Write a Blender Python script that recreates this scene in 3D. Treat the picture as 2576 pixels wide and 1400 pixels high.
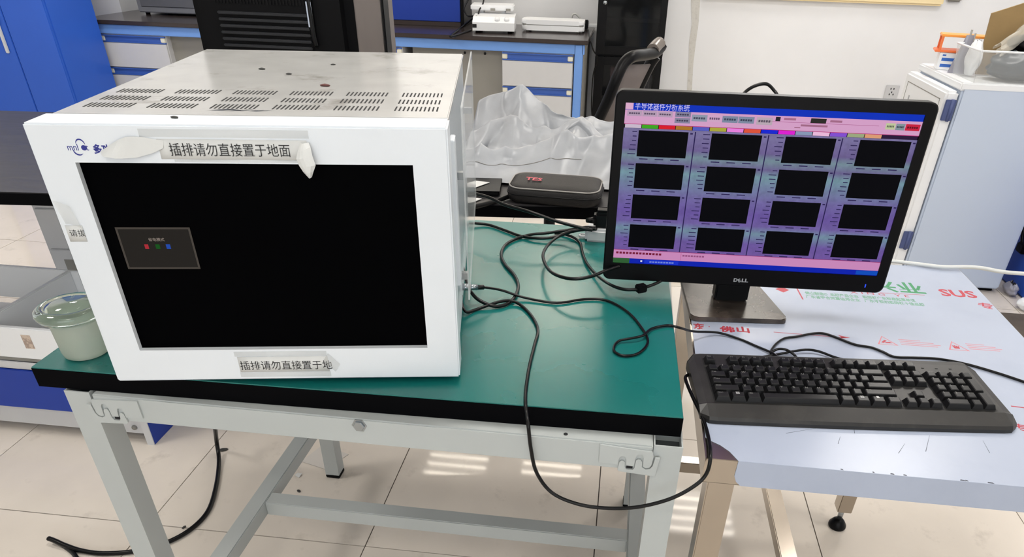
import bpy, bmesh, math, random
from math import sin, cos, pi, radians
from mathutils import Vector, Matrix

for o in list(bpy.data.objects):
    bpy.data.objects.remove(o, do_unlink=True)
S = bpy.context.scene
COL = S.collection
random.seed(7)

# ------------------------------------------------------------------ camera
CAM_H, CAM_YAW = 1.34822, 0.0942273
CAM_F, CAM_PITCH, CAM_ROLL = 1760.06, 0.593436, 0.0311789
CAM_CX, CAM_CY = 1378.15, 1017.93
cd = bpy.data.cameras.new('camera')
cam = bpy.data.objects.new('camera', cd)
COL.objects.link(cam)
_r0 = Vector((1, 0, 0)); _d0 = Vector((0, -sin(CAM_PITCH), -cos(CAM_PITCH))); _f0 = Vector((0, cos(CAM_PITCH), -sin(CAM_PITCH)))
_x = cos(CAM_ROLL) * _r0 - sin(CAM_ROLL) * _d0
_y = -(sin(CAM_ROLL) * _r0 + cos(CAM_ROLL) * _d0)
_m = Matrix((_x, _y, -_f0)).transposed()
_m = Matrix.Rotation(CAM_YAW, 3, 'Z') @ _m
cam.matrix_world = Matrix.Translation((0, 0, CAM_H)) @ _m.to_4x4()
cd.sensor_width = 36.0
cd.sensor_fit = 'HORIZONTAL'
cd.lens = CAM_F / 2576 * 36
cd.shift_x = -(CAM_CX - 1288) / 2576
cd.shift_y = (CAM_CY - 700) / 2576
cd.clip_start = 0.05
S.camera = cam

# ------------------------------------------------------------------ world, light, exposure
W = bpy.data.worlds.new('world'); S.world = W
W.use_nodes = True
W.node_tree.nodes['Background'].inputs[0].default_value = (0.75, 0.85, 1.0, 1)
W.node_tree.nodes['Background'].inputs[1].default_value = 0.3
S.view_settings.view_transform = 'Standard'
S.view_settings.look = 'None'
S.view_settings.gamma = 1.0
S.view_settings.use_curve_mapping = False
S.view_settings.exposure = -0.13

def area(name, loc, rot, sx, sy, power, color=(1, 1, 1)):
    l = bpy.data.lights.new(name, 'AREA')
    l.shape = 'RECTANGLE'; l.size = sx; l.size_y = sy
    l.energy = power; l.color = color
    o = bpy.data.objects.new(name, l)
    COL.objects.link(o); o.location = loc; o.rotation_euler = rot
    return o

LAMPS = [(-1.30, 5.02), (-0.42, 5.02), (-2.7, 3.6), (1.6, 3.3), (-0.2, 1.4), (-2.3, 0.9), (1.9, 0.9), (-0.2, -0.9), (0.9, 4.6)]  # last ceiling light is an extra, added to brighten the back wall
for i, (lx, ly) in enumerate(LAMPS):
    if i > 1: area('ceiling_lamp_light', (lx, ly, 2.745), (0, 0, 0), 0.54, 0.54, [0, 0, 26, 19, 17, 16, 13, 6, 6][i], (1.0, 0.985, 0.97))
area('front_fill_light', (0.2, -2.25, 1.75), (radians(90), 0, 0), 3.2, 1.5, 18, (0.84, 0.93, 1.0))  # added fill from behind the camera for surfaces facing it

# ------------------------------------------------------------------ helpers
def lin(c):
    return tuple((v / 12.92 if v <= 0.04045 else ((v + 0.055) / 1.055) ** 2.4) for v in c)

def rgb(r, g, b):
    return lin((r / 255, g / 255, b / 255)) + (1,)

def mat(name, col, rough=0.5, metal=0.0, spec=0.5, var=0.0, vscale=20.0, dirt=None, dscale=6.0, damt=0.3,
        bump=0.0, bscale=200.0, coat=0.0, trans=0.0, ior=1.45, alpha=1.0, emit=None, estr=1.0, rvar=0.0, dpos=(0.5, 0.7), sx=(1, 1, 1)):
    m = bpy.data.materials.new(name); m.use_nodes = True
    nt = m.node_tree; b = nt.nodes['Principled BSDF']
    b.inputs['Base Color'].default_value = col
    b.inputs['Roughness'].default_value = rough
    b.inputs['Metallic'].default_value = metal
    b.inputs['Specular IOR Level'].default_value = spec
    b.inputs['IOR'].default_value = ior
    b.inputs['Coat Weight'].default_value = coat
    b.inputs['Transmission Weight'].default_value = trans
    b.inputs['Alpha'].default_value = alpha
    if emit:
        b.inputs['Emission Color'].default_value = emit
        b.inputs['Emission Strength'].default_value = estr
    tc = nt.nodes.new('ShaderNodeTexCoord')
    mp = nt.nodes.new('ShaderNodeMapping'); mp.inputs['Scale'].default_value = sx
    nt.links.new(tc.outputs['Object'], mp.inputs['Vector'])
    last = None
    if var or dirt or rvar:
        n = nt.nodes.new('ShaderNodeTexNoise'); n.inputs['Scale'].default_value = vscale; n.inputs['Detail'].default_value = 5
        nt.links.new(mp.outputs[0], n.inputs['Vector'])
    if var:
        mx = nt.nodes.new('ShaderNodeMix'); mx.data_type = 'RGBA'; mx.blend_type = 'MULTIPLY'
        mx.inputs['Factor'].default_value = 1.0
        cr = nt.nodes.new('ShaderNodeMapRange')
        cr.inputs['From Min'].default_value = 0.25; cr.inputs['From Max'].default_value = 0.75
        cr.inputs['To Min'].default_value = 1 - var; cr.inputs['To Max'].default_value = 1 + var * 0.4
        nt.links.new(n.outputs['Fac'], cr.inputs['Value'])
        mx.inputs[6].default_value = col
        nt.links.new(cr.outputs[0], mx.inputs[7])
        last = mx.outputs[2]
    if dirt:
        n2 = nt.nodes.new('ShaderNodeTexNoise'); n2.inputs['Scale'].default_value = dscale; n2.inputs['Detail'].default_value = 8
        n2.inputs['Roughness'].default_value = 0.65
        nt.links.new(mp.outputs[0], n2.inputs['Vector'])
        r2 = nt.nodes.new('ShaderNodeMapRange')
        r2.inputs['From Min'].default_value = dpos[0]; r2.inputs['From Max'].default_value = dpos[1]
        r2.inputs['To Min'].default_value = 0; r2.inputs['To Max'].default_value = damt
        nt.links.new(n2.outputs['Fac'], r2.inputs['Value'])
        mx2 = nt.nodes.new('ShaderNodeMix'); mx2.data_type = 'RGBA'
        nt.links.new(r2.outputs[0], mx2.inputs['Factor'])
        if last: nt.links.new(last, mx2.inputs[6])
        else: mx2.inputs[6].default_value = col
        mx2.inputs[7].default_value = dirt
        last = mx2.outputs[2]
    if last: nt.links.new(last, b.inputs['Base Color'])
    if rvar:
        rr = nt.nodes.new('ShaderNodeMapRange')
        rr.inputs['To Min'].default_value = max(0.02, rough - rvar); rr.inputs['To Max'].default_value = rough + rvar
        nt.links.new(n.outputs['Fac'], rr.inputs['Value']); nt.links.new(rr.outputs[0], b.inputs['Roughness'])
    if bump:
        nb = nt.nodes.new('ShaderNodeTexNoise'); nb.inputs['Scale'].default_value = bscale; nb.inputs['Detail'].default_value = 3
        nt.links.new(mp.outputs[0], nb.inputs['Vector'])
        bp = nt.nodes.new('ShaderNodeBump'); bp.inputs['Strength'].default_value = bump; bp.inputs['Distance'].default_value = 0.002
        nt.links.new(nb.outputs['Fac'], bp.inputs['Height']); nt.links.new(bp.outputs[0], b.inputs['Normal'])
    return m

class MB:
    """collects shapes into one mesh"""
    def __init__(s): s.bm = bmesh.new(); s.mi = 0
    def _tag(s, faces):
        for f in faces: f.material_index = s.mi
    def box(s, x0, x1, y0, y1, z0, z1, bev=0.0, seg=2, M=None):
        t = bmesh.new()
        r = bmesh.ops.create_cube(t, size=1.0)
        for v in t.verts:
            v.co = Vector(((x0 + x1) / 2 + v.co.x * (x1 - x0), (y0 + y1) / 2 + v.co.y * (y1 - y0), (z0 + z1) / 2 + v.co.z * (z1 - z0)))
        if bev:
            bmesh.ops.bevel(t, geom=list(t.edges), offset=bev, segments=seg, affect='EDGES', clamp_overlap=True)
        s.merge(t, M); return s
    def merge(s, t, M=None):
        mp = {}
        for v in t.verts: mp[v] = s.bm.verts.new((M @ v.co) if M else v.co)
        for f in t.faces:
            try:
                nf = s.bm.faces.new([mp[v] for v in f.verts]); nf.material_index = s.mi; nf.smooth = f.smooth
            except ValueError: pass
        t.free()
    def poly(s, pts, th=None, axis=(0, 0, 1)):
        """flat polygon, optionally extruded by th along axis"""
        a = Vector(axis)
        vs = [s.bm.verts.new(Vector(p)) for p in pts]
        if th is None:
            f = s.bm.faces.new(vs); f.material_index = s.mi; return s
        ws = [s.bm.verts.new(Vector(p) + a * th) for p in pts]
        n = len(vs)
        fs = [s.bm.faces.new(list(reversed(vs))), s.bm.faces.new(ws)]
        for i in range(n): fs.append(s.bm.faces.new([vs[i], vs[(i + 1) % n], ws[(i + 1) % n], ws[i]]))
        s._tag(fs); return s
    def lathe(s, prof, n=32, c=(0, 0, 0), ax='z', smooth=True, cap=True):
        rings = []
        for r, z in prof:
            ring = []
            for k in range(n):
                a = 2 * pi * k / n
                p = (r * cos(a), r * sin(a), z)
                if ax == 'y': p = (p[0], p[2], p[1])
                if ax == 'x': p = (p[2], p[0], p[1])
                ring.append(s.bm.verts.new(Vector(c) + Vector(p)))
            rings.append(ring)
        for i in range(len(rings) - 1):
            for k in range(n):
                f = s.bm.faces.new([rings[i][k], rings[i][(k + 1) % n], rings[i + 1][(k + 1) % n], rings[i + 1][k]])
                f.smooth = smooth; f.material_index = s.mi
        if cap:
            for ring in (rings[0], rings[-1]):
                f = s.bm.faces.new(ring); f.material_index = s.mi
        return s
    def tube(s, pts, r, n=8, spline=True, cap=True, sub=6):
        P = [Vector(p) for p in pts]
        if spline and len(P) > 2:
            Q = []
            for i in range(len(P) - 1):
                p0 = P[max(i - 1, 0)]; p1 = P[i]; p2 = P[i + 1]; p3 = P[min(i + 2, len(P) - 1)]
                for k in range(sub):
                    t = k / sub
                    Q.append(0.5 * ((2 * p1) + (p2 - p0) * t + (2 * p0 - 5 * p1 + 4 * p2 - p3) * t * t + (3 * p1 - p0 - 3 * p2 + p3) * t ** 3))
            Q.append(P[-1]); P = Q
        up = Vector((0.13, 0.21, 1)); rings = []
        for i, p in enumerate(P):
            d = (P[min(i + 1, len(P) - 1)] - P[max(i - 1, 0)]).normalized()
            u = up - d * up.dot(d)
            if u.length < 1e-4: u = Vector((1, 0, 0)) - d * d.x
            u.normalize(); w = d.cross(u); up = u
            rr = r[i] if isinstance(r, list) else r
            rings.append([s.bm.verts.new(p + (u * cos(2 * pi * k / n) + w * sin(2 * pi * k / n)) * rr) for k in range(n)])
        for i in range(len(rings) - 1):
            for k in range(n):
                f = s.bm.faces.new([rings[i][k], rings[i][(k + 1) % n], rings[i + 1][(k + 1) % n], rings[i + 1][k]])
                f.smooth = True; f.material_index = s.mi
        if cap:
            for ring in (rings[0], rings[-1]):
                f = s.bm.faces.new(ring); f.material_index = s.mi
        return s
    def grid(s, fn, nu, nv, smooth=True):
        V = [[s.bm.verts.new(Vector(fn(i / nu, j / nv))) for j in range(nv + 1)] for i in range(nu + 1)]
        for i in range(nu):
            for j in range(nv):
                f = s.bm.faces.new([V[i][j], V[i + 1][j], V[i + 1][j + 1], V[i][j + 1]]); f.smooth = smooth; f.material_index = s.mi
        return s
    def build(s, name, mats, parent=None, fix=True):
        if fix: bmesh.ops.recalc_face_normals(s.bm, faces=list(s.bm.faces))
        me = bpy.data.meshes.new(name); s.bm.to_mesh(me); s.bm.free()
        for m in (mats if isinstance(mats, (list, tuple)) else [mats]): me.materials.append(m)
        o = bpy.data.objects.new(name, me); COL.objects.link(o)
        if parent: o.parent = parent
        return o

def tag(o, label=None, cat=None, group=None, kind=None):
    if label: o['label'] = label
    if cat: o['category'] = cat
    if group: o['group'] = group
    if kind: o['kind'] = kind
    return o

def thing(name, label, cat, loc=(0, 0, 0), rz=0.0, group=None):
    o = bpy.data.objects.new(name, None); COL.objects.link(o)
    o.location = loc; o.rotation_euler = (0, 0, rz); o.empty_display_size = 0.05
    return tag(o, label, cat, group)

def struct(o, label=None):
    o['kind'] = 'structure'
    if label: o['label'] = label
    return o

def text(name, body, size, m, parent=None, loc=(0, 0, 0), M=None, align='LEFT', extr=0.0002, bold=0.0, sx=1.0, shear=0.0):
    """lettering as a thin raised mesh; local plane x (reading) / y (up) carried by M"""
    cu = bpy.data.curves.new(name, 'FONT'); cu.body = body; cu.size = size; cu.extrude = extr; cu.align_x = align
    cu.offset = bold; cu.resolution_u = 2; cu.shear = shear
    t = bpy.data.objects.new(name, cu); COL.objects.link(t)
    dg = bpy.context.evaluated_depsgraph_get()
    me = bpy.data.meshes.new_from_object(t.evaluated_get(dg))
    bpy.data.objects.remove(t); bpy.data.curves.remove(cu)
    X = Matrix.Translation(loc) @ (M.to_4x4() if M else Matrix.Identity(4)) @ Matrix.Diagonal((sx, 1, 1, 1))
    me.transform(X); me.materials.clear(); me.materials.append(m); me.name = name
    o = bpy.data.objects.new(name, me); COL.objects.link(o)
    if parent: o.parent = parent
    return o

XZ = Matrix(((1, 0, 0), (0, 0, -1), (0, 1, 0)))      # text standing up, facing -y
def rotz(a): return Matrix.Rotation(a, 3, 'Z')

# ------------------------------------------------------------------ materials
M_wall = mat('white_wall_paint', rgb(238, 239, 241), 0.6, var=0.04, vscale=3, bump=0.05, bscale=60)
M_ceil = mat('ceiling_white', rgb(235, 235, 232), 0.8)
M_tile = mat('beige_polished_tile', rgb(222, 213, 202), 0.045, spec=0.20, var=0.07, vscale=5, dirt=rgb(120, 110, 100), dscale=9, damt=0.28, dpos=(0.58, 0.75), rvar=0.02)
M_grout = mat('dark_grout', rgb(84, 76, 70), 0.8)
M_boxwhite = mat('white_powder_coat', rgb(224, 229, 234), 0.28, spec=0.5, var=0.03, vscale=8, bump=0.03, bscale=400)
M_boxtop = mat('dusty_white_steel', rgb(184, 184, 182), 0.17, spec=0.5, var=0.05, vscale=14, dirt=rgb(112, 104, 94), dscale=11, damt=0.6, dpos=(0.57, 0.72), rvar=0.08)
M_black = mat('black_plastic', rgb(9, 9, 11), 0.38, spec=0.2)
M_blackmatt = mat('black_matt_plastic', rgb(8, 8, 10), 0.6, spec=0.15)
M_screenoff = mat('dark_lcd_panel', rgb(1, 1, 2), 0.5, spec=0.02)
M_osd = mat('dim_on_screen_panel', rgb(4, 4, 4), 0.5, spec=0.1, emit=rgb(32, 29, 26), estr=1.0)
M_osdrim = mat('dim_on_screen_border', rgb(4, 4, 4), 0.5, spec=0.1, emit=rgb(72, 66, 60), estr=1.0)
M_dark = mat('dark_slot', rgb(30, 30, 32), 0.8)
M_paper = mat('aged_paper_label', rgb(214, 215, 213), 0.7, var=0.05, vscale=30)
M_tape = None
M_ink = mat('black_ink', rgb(26, 26, 28), 0.6)
M_blueink = mat('navy_ink', rgb(38, 44, 132), 0.5)
M_green = mat('green_antistatic_mat', rgb(10, 106, 102), 0.27, spec=0.62, var=0.12, vscale=4, dirt=rgb(40, 120, 112), dscale=5, damt=0.3, dpos=(0.3, 0.9), rvar=0.07)
M_edge = mat('black_rubber_edge', rgb(4, 4, 6), 0.75, spec=0.06)
M_frame = mat('grey_white_powder_coated_frame', rgb(180, 185, 184), 0.45, var=0.03, vscale=12)
M_hollow = mat('raw_steel_inside', rgb(86, 90, 92), 0.5, metal=0.3)
M_zinc = mat('zinc_bolt', rgb(158, 164, 168), 0.25, metal=0.9)
M_cable = mat('black_cable_rubber', rgb(8, 8, 9), 0.30, spec=0.3)
M_steel = mat('stainless_steel', rgb(176, 166, 154), 0.2, metal=1.0, var=0.05, vscale=6, rvar=0.06)
M_film = mat('white_protective_film', rgb(172, 181, 200), 0.3, spec=0.5, var=0.05, vscale=5, dirt=rgb(144, 155, 178), dscale=4, damt=0.35, dpos=(0.5, 0.72), bump=0.12, bscale=14)
M_red = mat('red_print', rgb(176, 48, 64), 0.5)
M_redthin = mat('faint_red_print', rgb(205, 120, 130), 0.5)
M_greenink = mat('green_print', rgb(44, 134, 84), 0.5)
M_greenfaint = mat('faint_green_print', rgb(110, 160, 135), 0.5)
M_scuff = mat('dark_scuff', rgb(70, 74, 84), 0.7)
M_louvre = mat('louvre_painted_light', rgb(34, 36, 40), 0.3, spec=0.5)  # greyer than the shell: light caught by the ridges is put into the colour
M_monitor = mat('monitor_black_plastic', rgb(9, 8, 10), 0.36, spec=0.16, var=0.2, vscale=30)
M_monback = mat('grey_monitor_shell', rgb(150, 148, 144), 0.4)
M_base = mat('dusty_dark_stand_plastic', rgb(50, 44, 40), 0.24, spec=0.6, var=0.25, vscale=16, dirt=rgb(112, 100, 92), dscale=9, damt=0.55, dpos=(0.42, 0.65))
M_kb = mat('keyboard_charcoal_plastic', rgb(38, 37, 36), 0.42, spec=0.5, var=0.15, vscale=30, dirt=rgb(80, 78, 74), dscale=12, damt=0.35, dpos=(0.5, 0.7))
M_key = mat('black_keycap', rgb(22, 22, 24), 0.36, spec=0.45, var=0.12, vscale=60)
M_keywell = mat('black_key_well', rgb(12, 12, 13), 0.6)
M_legend = mat('pale_key_legend', rgb(120, 120, 118), 0.6)
M_legendw = mat('white_key_emblem', rgb(215, 215, 215), 0.5)
M_silver = mat('silver_lettering', rgb(190, 192, 196), 0.3, metal=0.4)
M_island = mat('dark_grey_worktop', rgb(54, 52, 53), 0.36, spec=0.3, var=0.22, vscale=9, sx=(1, 6, 1), rvar=0.08)
M_bench = mat('black_brown_worktop', rgb(58, 50, 48), 0.2, spec=0.5, var=0.1, vscale=8)
M_lblue = mat('light_blue_steel', rgb(112, 156, 224), 0.4)
M_blue = mat('blue_drawer_steel', rgb(62, 98, 178), 0.4)
M_royal = mat('royal_blue_laminate', rgb(32, 62, 158), 0.42, spec=0.35)
M_cabblue = mat('blue_cabinet_steel', rgb(42, 92, 196), 0.4, var=0.05, vscale=3)
M_greyp = mat('grey_white_panel', rgb(205, 206, 208), 0.45, var=0.02)
M_greyd = mat('mid_grey_panel', rgb(140, 138, 132), 0.5)
M_cream = mat('cream_plastic', rgb(226, 224, 208), 0.45)
M_white = mat('white_enamel', rgb(238, 240, 242), 0.35)
M_fridgeside = mat('pale_blue_white_steel', rgb(196, 208, 226), 0.45, bump=0.04, bscale=300)
M_navy = mat('slate_blue_hinge', rgb(74, 86, 130), 0.45)
M_cloth = mat('silver_grey_dust_cover', rgb(166, 169, 174), 0.36, spec=0.55, var=0.14, vscale=9, dirt=rgb(150, 150, 152), dscale=7, damt=0.5, dpos=(0.45, 0.7), bump=0.25, bscale=45)
M_bag = mat('black_nylon', rgb(22, 19, 19), 0.55, bump=0.3, bscale=500)
M_piping = mat('pale_grey_piping', rgb(150, 146, 142), 0.4)
M_pink = mat('pink_red_print', rgb(196, 84, 96), 0.5)
M_mesh = mat('grey_chair_mesh', rgb(112, 104, 102), 0.8)
M_orange = mat('orange_plastic', rgb(238, 122, 62), 0.4)
M_brownbag = mat('kraft_paper', rgb(150, 124, 82), 0.7, var=0.12, vscale=12, bump=0.2, bscale=40)
M_bluestripe = mat('blue_print', rgb(52, 104, 190), 0.5)
M_greybottle = mat('grey_film_pouch', rgb(150, 150, 162), 0.25, spec=0.6, var=0.15, vscale=14)
M_white_cable = mat('white_cable', rgb(206, 208, 206), 0.4)
M_wood = mat('cream_window_frame', rgb(246, 226, 180), 0.4)
M_pane = mat('daylit_frosted_pane', rgb(235, 240, 245), 0.3, emit=(0.95, 0.97, 1.0, 1), estr=1.6)
M_diff = mat('lamp_tube', rgb(240, 240, 235), 0.4, emit=(1.0, 0.90, 0.76, 1), estr=40.0)
M_louver = mat('lamp_reflector', rgb(70, 68, 66), 0.5)

def glass(name, col, rough=0.05, ior=1.5):
    m = bpy.data.materials.new(name); m.use_nodes = True; b = m.node_tree.nodes['Principled BSDF']
    b.inputs['Base Color'].default_value = col; b.inputs['Roughness'].default_value = rough
    b.inputs['Transmission Weight'].default_value = 1.0; b.inputs['IOR'].default_value = ior
    return m
M_glass = glass('pale_green_glass', rgb(222, 236, 228), 0.04)
M_frost = mat('frosted_glass', rgb(206, 214, 200), 0.5, trans=0.55, ior=1.45, var=0.05, vscale=30)

def clear(name, col, fac, rough=0.1):
    """thin clear plastic sheet: part see-through, part gloss"""
    m = bpy.data.materials.new(name); m.use_nodes = True; nt = m.node_tree; b = nt.nodes['Principled BSDF']
    b.inputs['Base Color'].default_value = col; b.inputs['Roughness'].default_value = rough
    t = nt.nodes.new('ShaderNodeBsdfTransparent'); mx = nt.nodes.new('ShaderNodeMixShader')
    mx.inputs[0].default_value = fac
    nt.links.new(t.outputs[0], mx.inputs[1]); nt.links.new(b.outputs[0], mx.inputs[2])
    nt.links.new(mx.outputs[0], nt.nodes['Material Output'].inputs[0])
    return m
M_tape = clear('clear_tape', rgb(225, 226, 222), 0.16, 0.2)
M_acrylic = clear('clear_acrylic', rgb(225, 228, 228), 0.42)
M_bin = clear('translucent_bin_plastic', rgb(225, 228, 228), 0.17, 0.2)
M_polybag = clear('clear_polythene', rgb(240, 236, 224), 0.35, 0.15)
M_cabglass = clear('tinted_cabinet_glass', rgb(22, 24, 26), 0.4, 0.06)

def emis(name, r, g, b, k=1.0):
    return mat(name, (0.002, 0.002, 0.003, 1), 0.5, spec=0.03, emit=rgb(r, g, b), estr=k)

# ------------------------------------------------------------------ room shell
XL, XR, YB, YF, ZC = -4.19, 3.01, 5.55, -2.341, 2.80
TX0, TY0, T = -0.59, 1.259, 0.6

b = MB(); b.box(XL - .1, XR + .1, YF - .1, YB + .1, -0.12, -0.004)
floor = struct(b.build('floor', M_grout), 'beige polished stoneware tile floor with dark joints')
b = MB(); b.box(-0.2985, 0.2985, -0.2985, 0.2985, -0.008, 0.0)
tile0 = None
def tile_at(cx, cy):
    global tile0
    if tile0 is None:
        tile0 = b.build('floor_tile', M_tile, floor); o = tile0
    else:
        o = tile0.copy(); COL.objects.link(o); o.parent = floor
    o.location = (cx, cy, random.uniform(-0.0003, 0.0003))
for i in range(-6, 6):
    for j in range(-6, 7):
        tile_at(TX0 + (i + .5) * T, TY0 + (j + .5) * T)

b = MB(); b.box(XL, XR, YB, YB + .1, 0, ZC); struct(b.build('wall_back', M_wall), 'white painted back wall')
b = MB(); b.box(XL - .1, XL, YF, YB, 0, ZC); struct(b.build('wall_left', M_wall), 'white painted left wall')
b = MB(); b.box(XR, XR + .1, YF, YB, 0, ZC); struct(b.build('wall_right', M_wall), 'white painted right wall')
b = MB(); b.box(XL, XR, YF - .1, YF, 0, ZC); struct(b.build('wall_front', M_wall), 'white painted wall behind the camera')
b = MB(); b.box(XL - .1, XR + .1, YF - .1, YB + .1, ZC, ZC + .1); struct(b.build('ceiling', M_ceil), 'white ceiling')
b = MB()
wt = [(0.3627, 5.5490, 1.0077), (0.4264, 5.5490, 1.0098), (0.4357, 5.5490, 0.8534), (0.4342, 5.5490, 0.7306), (0.4354, 5.5490, 0.6045), (0.4504, 5.5490, 0.4169), (0.4163, 5.5490, 0.4153), (0.4021, 5.5490, 0.6031), (0.3876, 5.5490, 0.7288), (0.3897, 5.5490, 0.8517)]
b.poly(wt, .0006, (0, -1, 0)); b.build('tape_residue', mat('yellowed_tape', rgb(214, 212, 206), .25, dirt=rgb(176, 172, 164), dscale=40, damt=.5), bpy.data.objects['wall_back'])
# window in the back wall, its bottom rail just enters the frame
b = MB(); b.box(0.50, 1.94, YB - .004, YB - .0015, 1.07, 2.25)
w1 = b.build('window_1', M_pane); struct(w1, 'cream framed window on the back wall with daylit frosted pane')
b = MB()
b.box(0.45, 1.99, YB - .05, YB - .0015, 1.015, 1.072, 0.012); b.box(0.45, 1.99, YB - .05, YB - .0015, 2.245, 2.30, 0.012)
b.box(0.45, 0.50, YB - .05, YB - .0015, 1.072, 2.245, 0.01); b.box(1.94, 1.99, YB - .05, YB - .0015, 1.072, 2.245, 0.01)
b.build('window_frame', M_wood, w1)
# unseen window added behind the camera to light the front faces
b = MB(); b.box(-1.4, 1.8, YF + .002, YF + .006, 1.0, 2.5)
w2 = b.build('added_window', M_pane); struct(w2, 'wide unseen window added behind the camera to light the front faces')
b = MB()
for xx in (-1.43, -0.35, 0.73, 1.78): b.box(xx, xx + .05, YF + .001, YF + .03, 0.97, 2.53)
b.box(-1.43, 1.83, YF + .001, YF + .03, 0.95, 1.0); b.box(-1.43, 1.83, YF + .001, YF + .03, 2.5, 2.55)
b.build('window_frame', M_white, w2)

def ceiling_light(x, y, lab):
    t = thing('ceiling_light', lab, 'lamp', (x, y, 2.74), 0, 'recessed ceiling lights')
    b = MB()
    for a in ((-.3, .3, -.3, -.28), (-.3, .3, .28, .3), (-.3, -.28, -.28, .28), (.28, .3, -.28, .28)): b.box(*a, 0.0, 0.06)
    b.build('frame', M_white, t)
    b = MB(); b.box(-.28, .28, -.28, .28, 0.05, 0.058); b.build('reflector', M_louver, t)
    for k in range(4):
        b = MB(); b.tube([(-.27, -.195 + .13 * k, .03), (.27, -.195 + .13 * k, .03)], 0.011, 10, False); b.build('tube', M_diff, t)
LL = ['above the white bench stirrer', 'above the flat white appliance on the wall bench', 'above the left end of the island bench', 'above the white fridge', 'above the dust cover', 'above the open drawer unit', 'above the right end of the steel table', 'above the camera', 'added to brighten the back wall, above the black cabinet']
for k, (x, y) in enumerate(LAMPS): ceiling_light(x, y, 'square recessed ceiling light ' + LL[k])

# ------------------------------------------------------------------ green workbench
GB = thing('green_workbench', 'workbench with green antistatic top, black edge and grey-white tube frame under the white instrument', 'workbench', (-0.798, 0.790, 0), -0.0088)
GYAW = -0.0088
def to_gb(p):
    v = rotz(-GYAW) @ (Vector(p) - Vector((-0.798, 0.790, 0))); return v
FLc = Vector((-0.8394, 0.7940, 0.8000)); FRc = Vector((0.1122, 0.8059, 0.8000))
ex = (FRc - FLc).normalized(); ey = Vector((-ex.y, ex.x, 0))
top = [FLc, FRc, FRc + ey * .735, FLc + ey * .735]
def slab(z0, z1, inset):
    c = sum((p for p in top), Vector()) / 4
    pts = []
    for p in top:
        q = p + (ex * (inset if (p - c).dot(ex) < 0 else -inset)) + (ey * (inset if (p - c).dot(ey) < 0 else -inset))
        q = to_gb(q); q.z = z0; pts.append(q)
    return pts, z1 - z0
b = MB(); pts, h = slab(0.767, 0.798, 0); b.poly(pts, h); b.build('tabletop_edge', M_edge, GB)
b = MB(); pts, h = slab(0.7981, 0.80, 0.0006); b.poly(pts, h); b.build('tabletop_mat', M_green, GB)
LW = 0.040
legpos = [(0.0, 0.0), (0.873, 0.0), (0.0, 0.722), (0.873, 0.722)]
for (lx, ly) in legpos:
    b = MB()
    for a in ((0, LW, 0, .002), (0, LW, LW - .002, LW), (0, .002, .002, LW - .002), (LW - .002, LW, .002, LW - .002)):
        b.box(lx + a[0], lx + a[1], ly + a[2], ly + a[3], 0.012, 0.766)
    leg = b.build('leg', M_frame, GB)
    b = MB(); b.box(lx + .002, lx + LW - .002, ly + .002, ly + LW - .002, 0.02, 0.748); b.build('leg_core', M_hollow, leg)
    b = MB(); b.box(lx - .001, lx + LW + .001, ly - .001, ly + LW + .001, 0.0, 0.014, .003); b.build('foot_cap', M_blackmatt, leg)
def beam(name, x0, x1, y0, y1, z0, z1, m=M_frame, bev=.002):
    b = MB(); b.box(x0, x1, y0, y1, z0, z1, bev); return b.build(name, m, GB)
fr = beam('front_rail', LW + .006, 0.872, -0.004, 0.034, 0.722, 0.7665)
beam('back_rail', LW, 0.873, 0.726, 0.760, 0.722, 0.766)
beam('side_rail', 0.003, LW - .003, LW, 0.722, 0.722, 0.766)
beam('side_rail', 0.876, 0.910, LW, 0.722, 0.722, 0.766)
beam('side_stretcher', 0.001, LW - .001, LW, 0.722, 0.205, 0.243)
beam('side_stretcher', 0.874, 0.912, LW, 0.722, 0.205, 0.243)
beam('center_stretcher', LW - .001, 0.874, 0.345, 0.383, 0.204, 0.242)
# hexagon bolt in the front rail
bp_ = (-0.3443, 0.7850, 0.7559)
b = MB(); b.lathe([(0.0005, -.0045), (.0075, -.0045), (.0085, -.0035), (.0085, -.0012), (.0112, -.0010), (.0112, 0)], 6, (to_gb(bp_).x, -.004, bp_[2]), 'y', False); b.build('bolt', M_zinc, GB)
b = MB(); b.lathe([(0.003, 0), (.003, .0012)], 10, (to_gb((-0.0480, 0.8122, 0.7665)).x, 0.006, 0.7662)); b.build('screw_hole', M_dark, GB)

def inset_poly(pts, d):
    n = len(pts); out = []
    A = sum(pts[i][0] * pts[(i + 1) % n][1] - pts[(i + 1) % n][0] * pts[i][1] for i in range(n))
    sg = 1 if A > 0 else -1
    for i in range(n):
        p0, p1, p2 = Vector(pts[i - 1]), Vector(pts[i]), Vector(pts[(i + 1) % n])
        n1 = Vector((-(p1 - p0).y, (p1 - p0).x)).normalized() * sg; n2 = Vector((-(p2 - p1).y, (p2 - p1).x)).normalized() * sg
        nn = n1 + n2
        nn = nn / max(nn.length_squared, 0.4) * 2 if nn.length > 1e-6 else n1
        out.append(p1 + nn * d)
    return out
RAILP = [(1725, 340), (2110, 366), (2122, 415), (2113, 500), (2100, 522), (2075, 528), (2054, 516), (2050, 430), (2040, 405), (2020, 398), (2000, 410), (1992, 440), (1985, 522), (1930, 520), (1925, 460), (1915, 435), (1895, 428), (1878, 440), (1870, 470), (1868, 520), (1725, 515)]
LEGP = [(2170, 418), (2135, 420), (2124, 500), (2107, 532), (2075, 542), (2046, 522), (2043, 470), (2030, 450), (2010, 448), (1998, 462), (1993, 535), (1980, 558), (1932, 558), (1920, 532), (1917, 490), (1905, 477), (1890, 477), (1878, 490), (1868, 570), (1880, 585), (2150, 603)]
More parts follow.
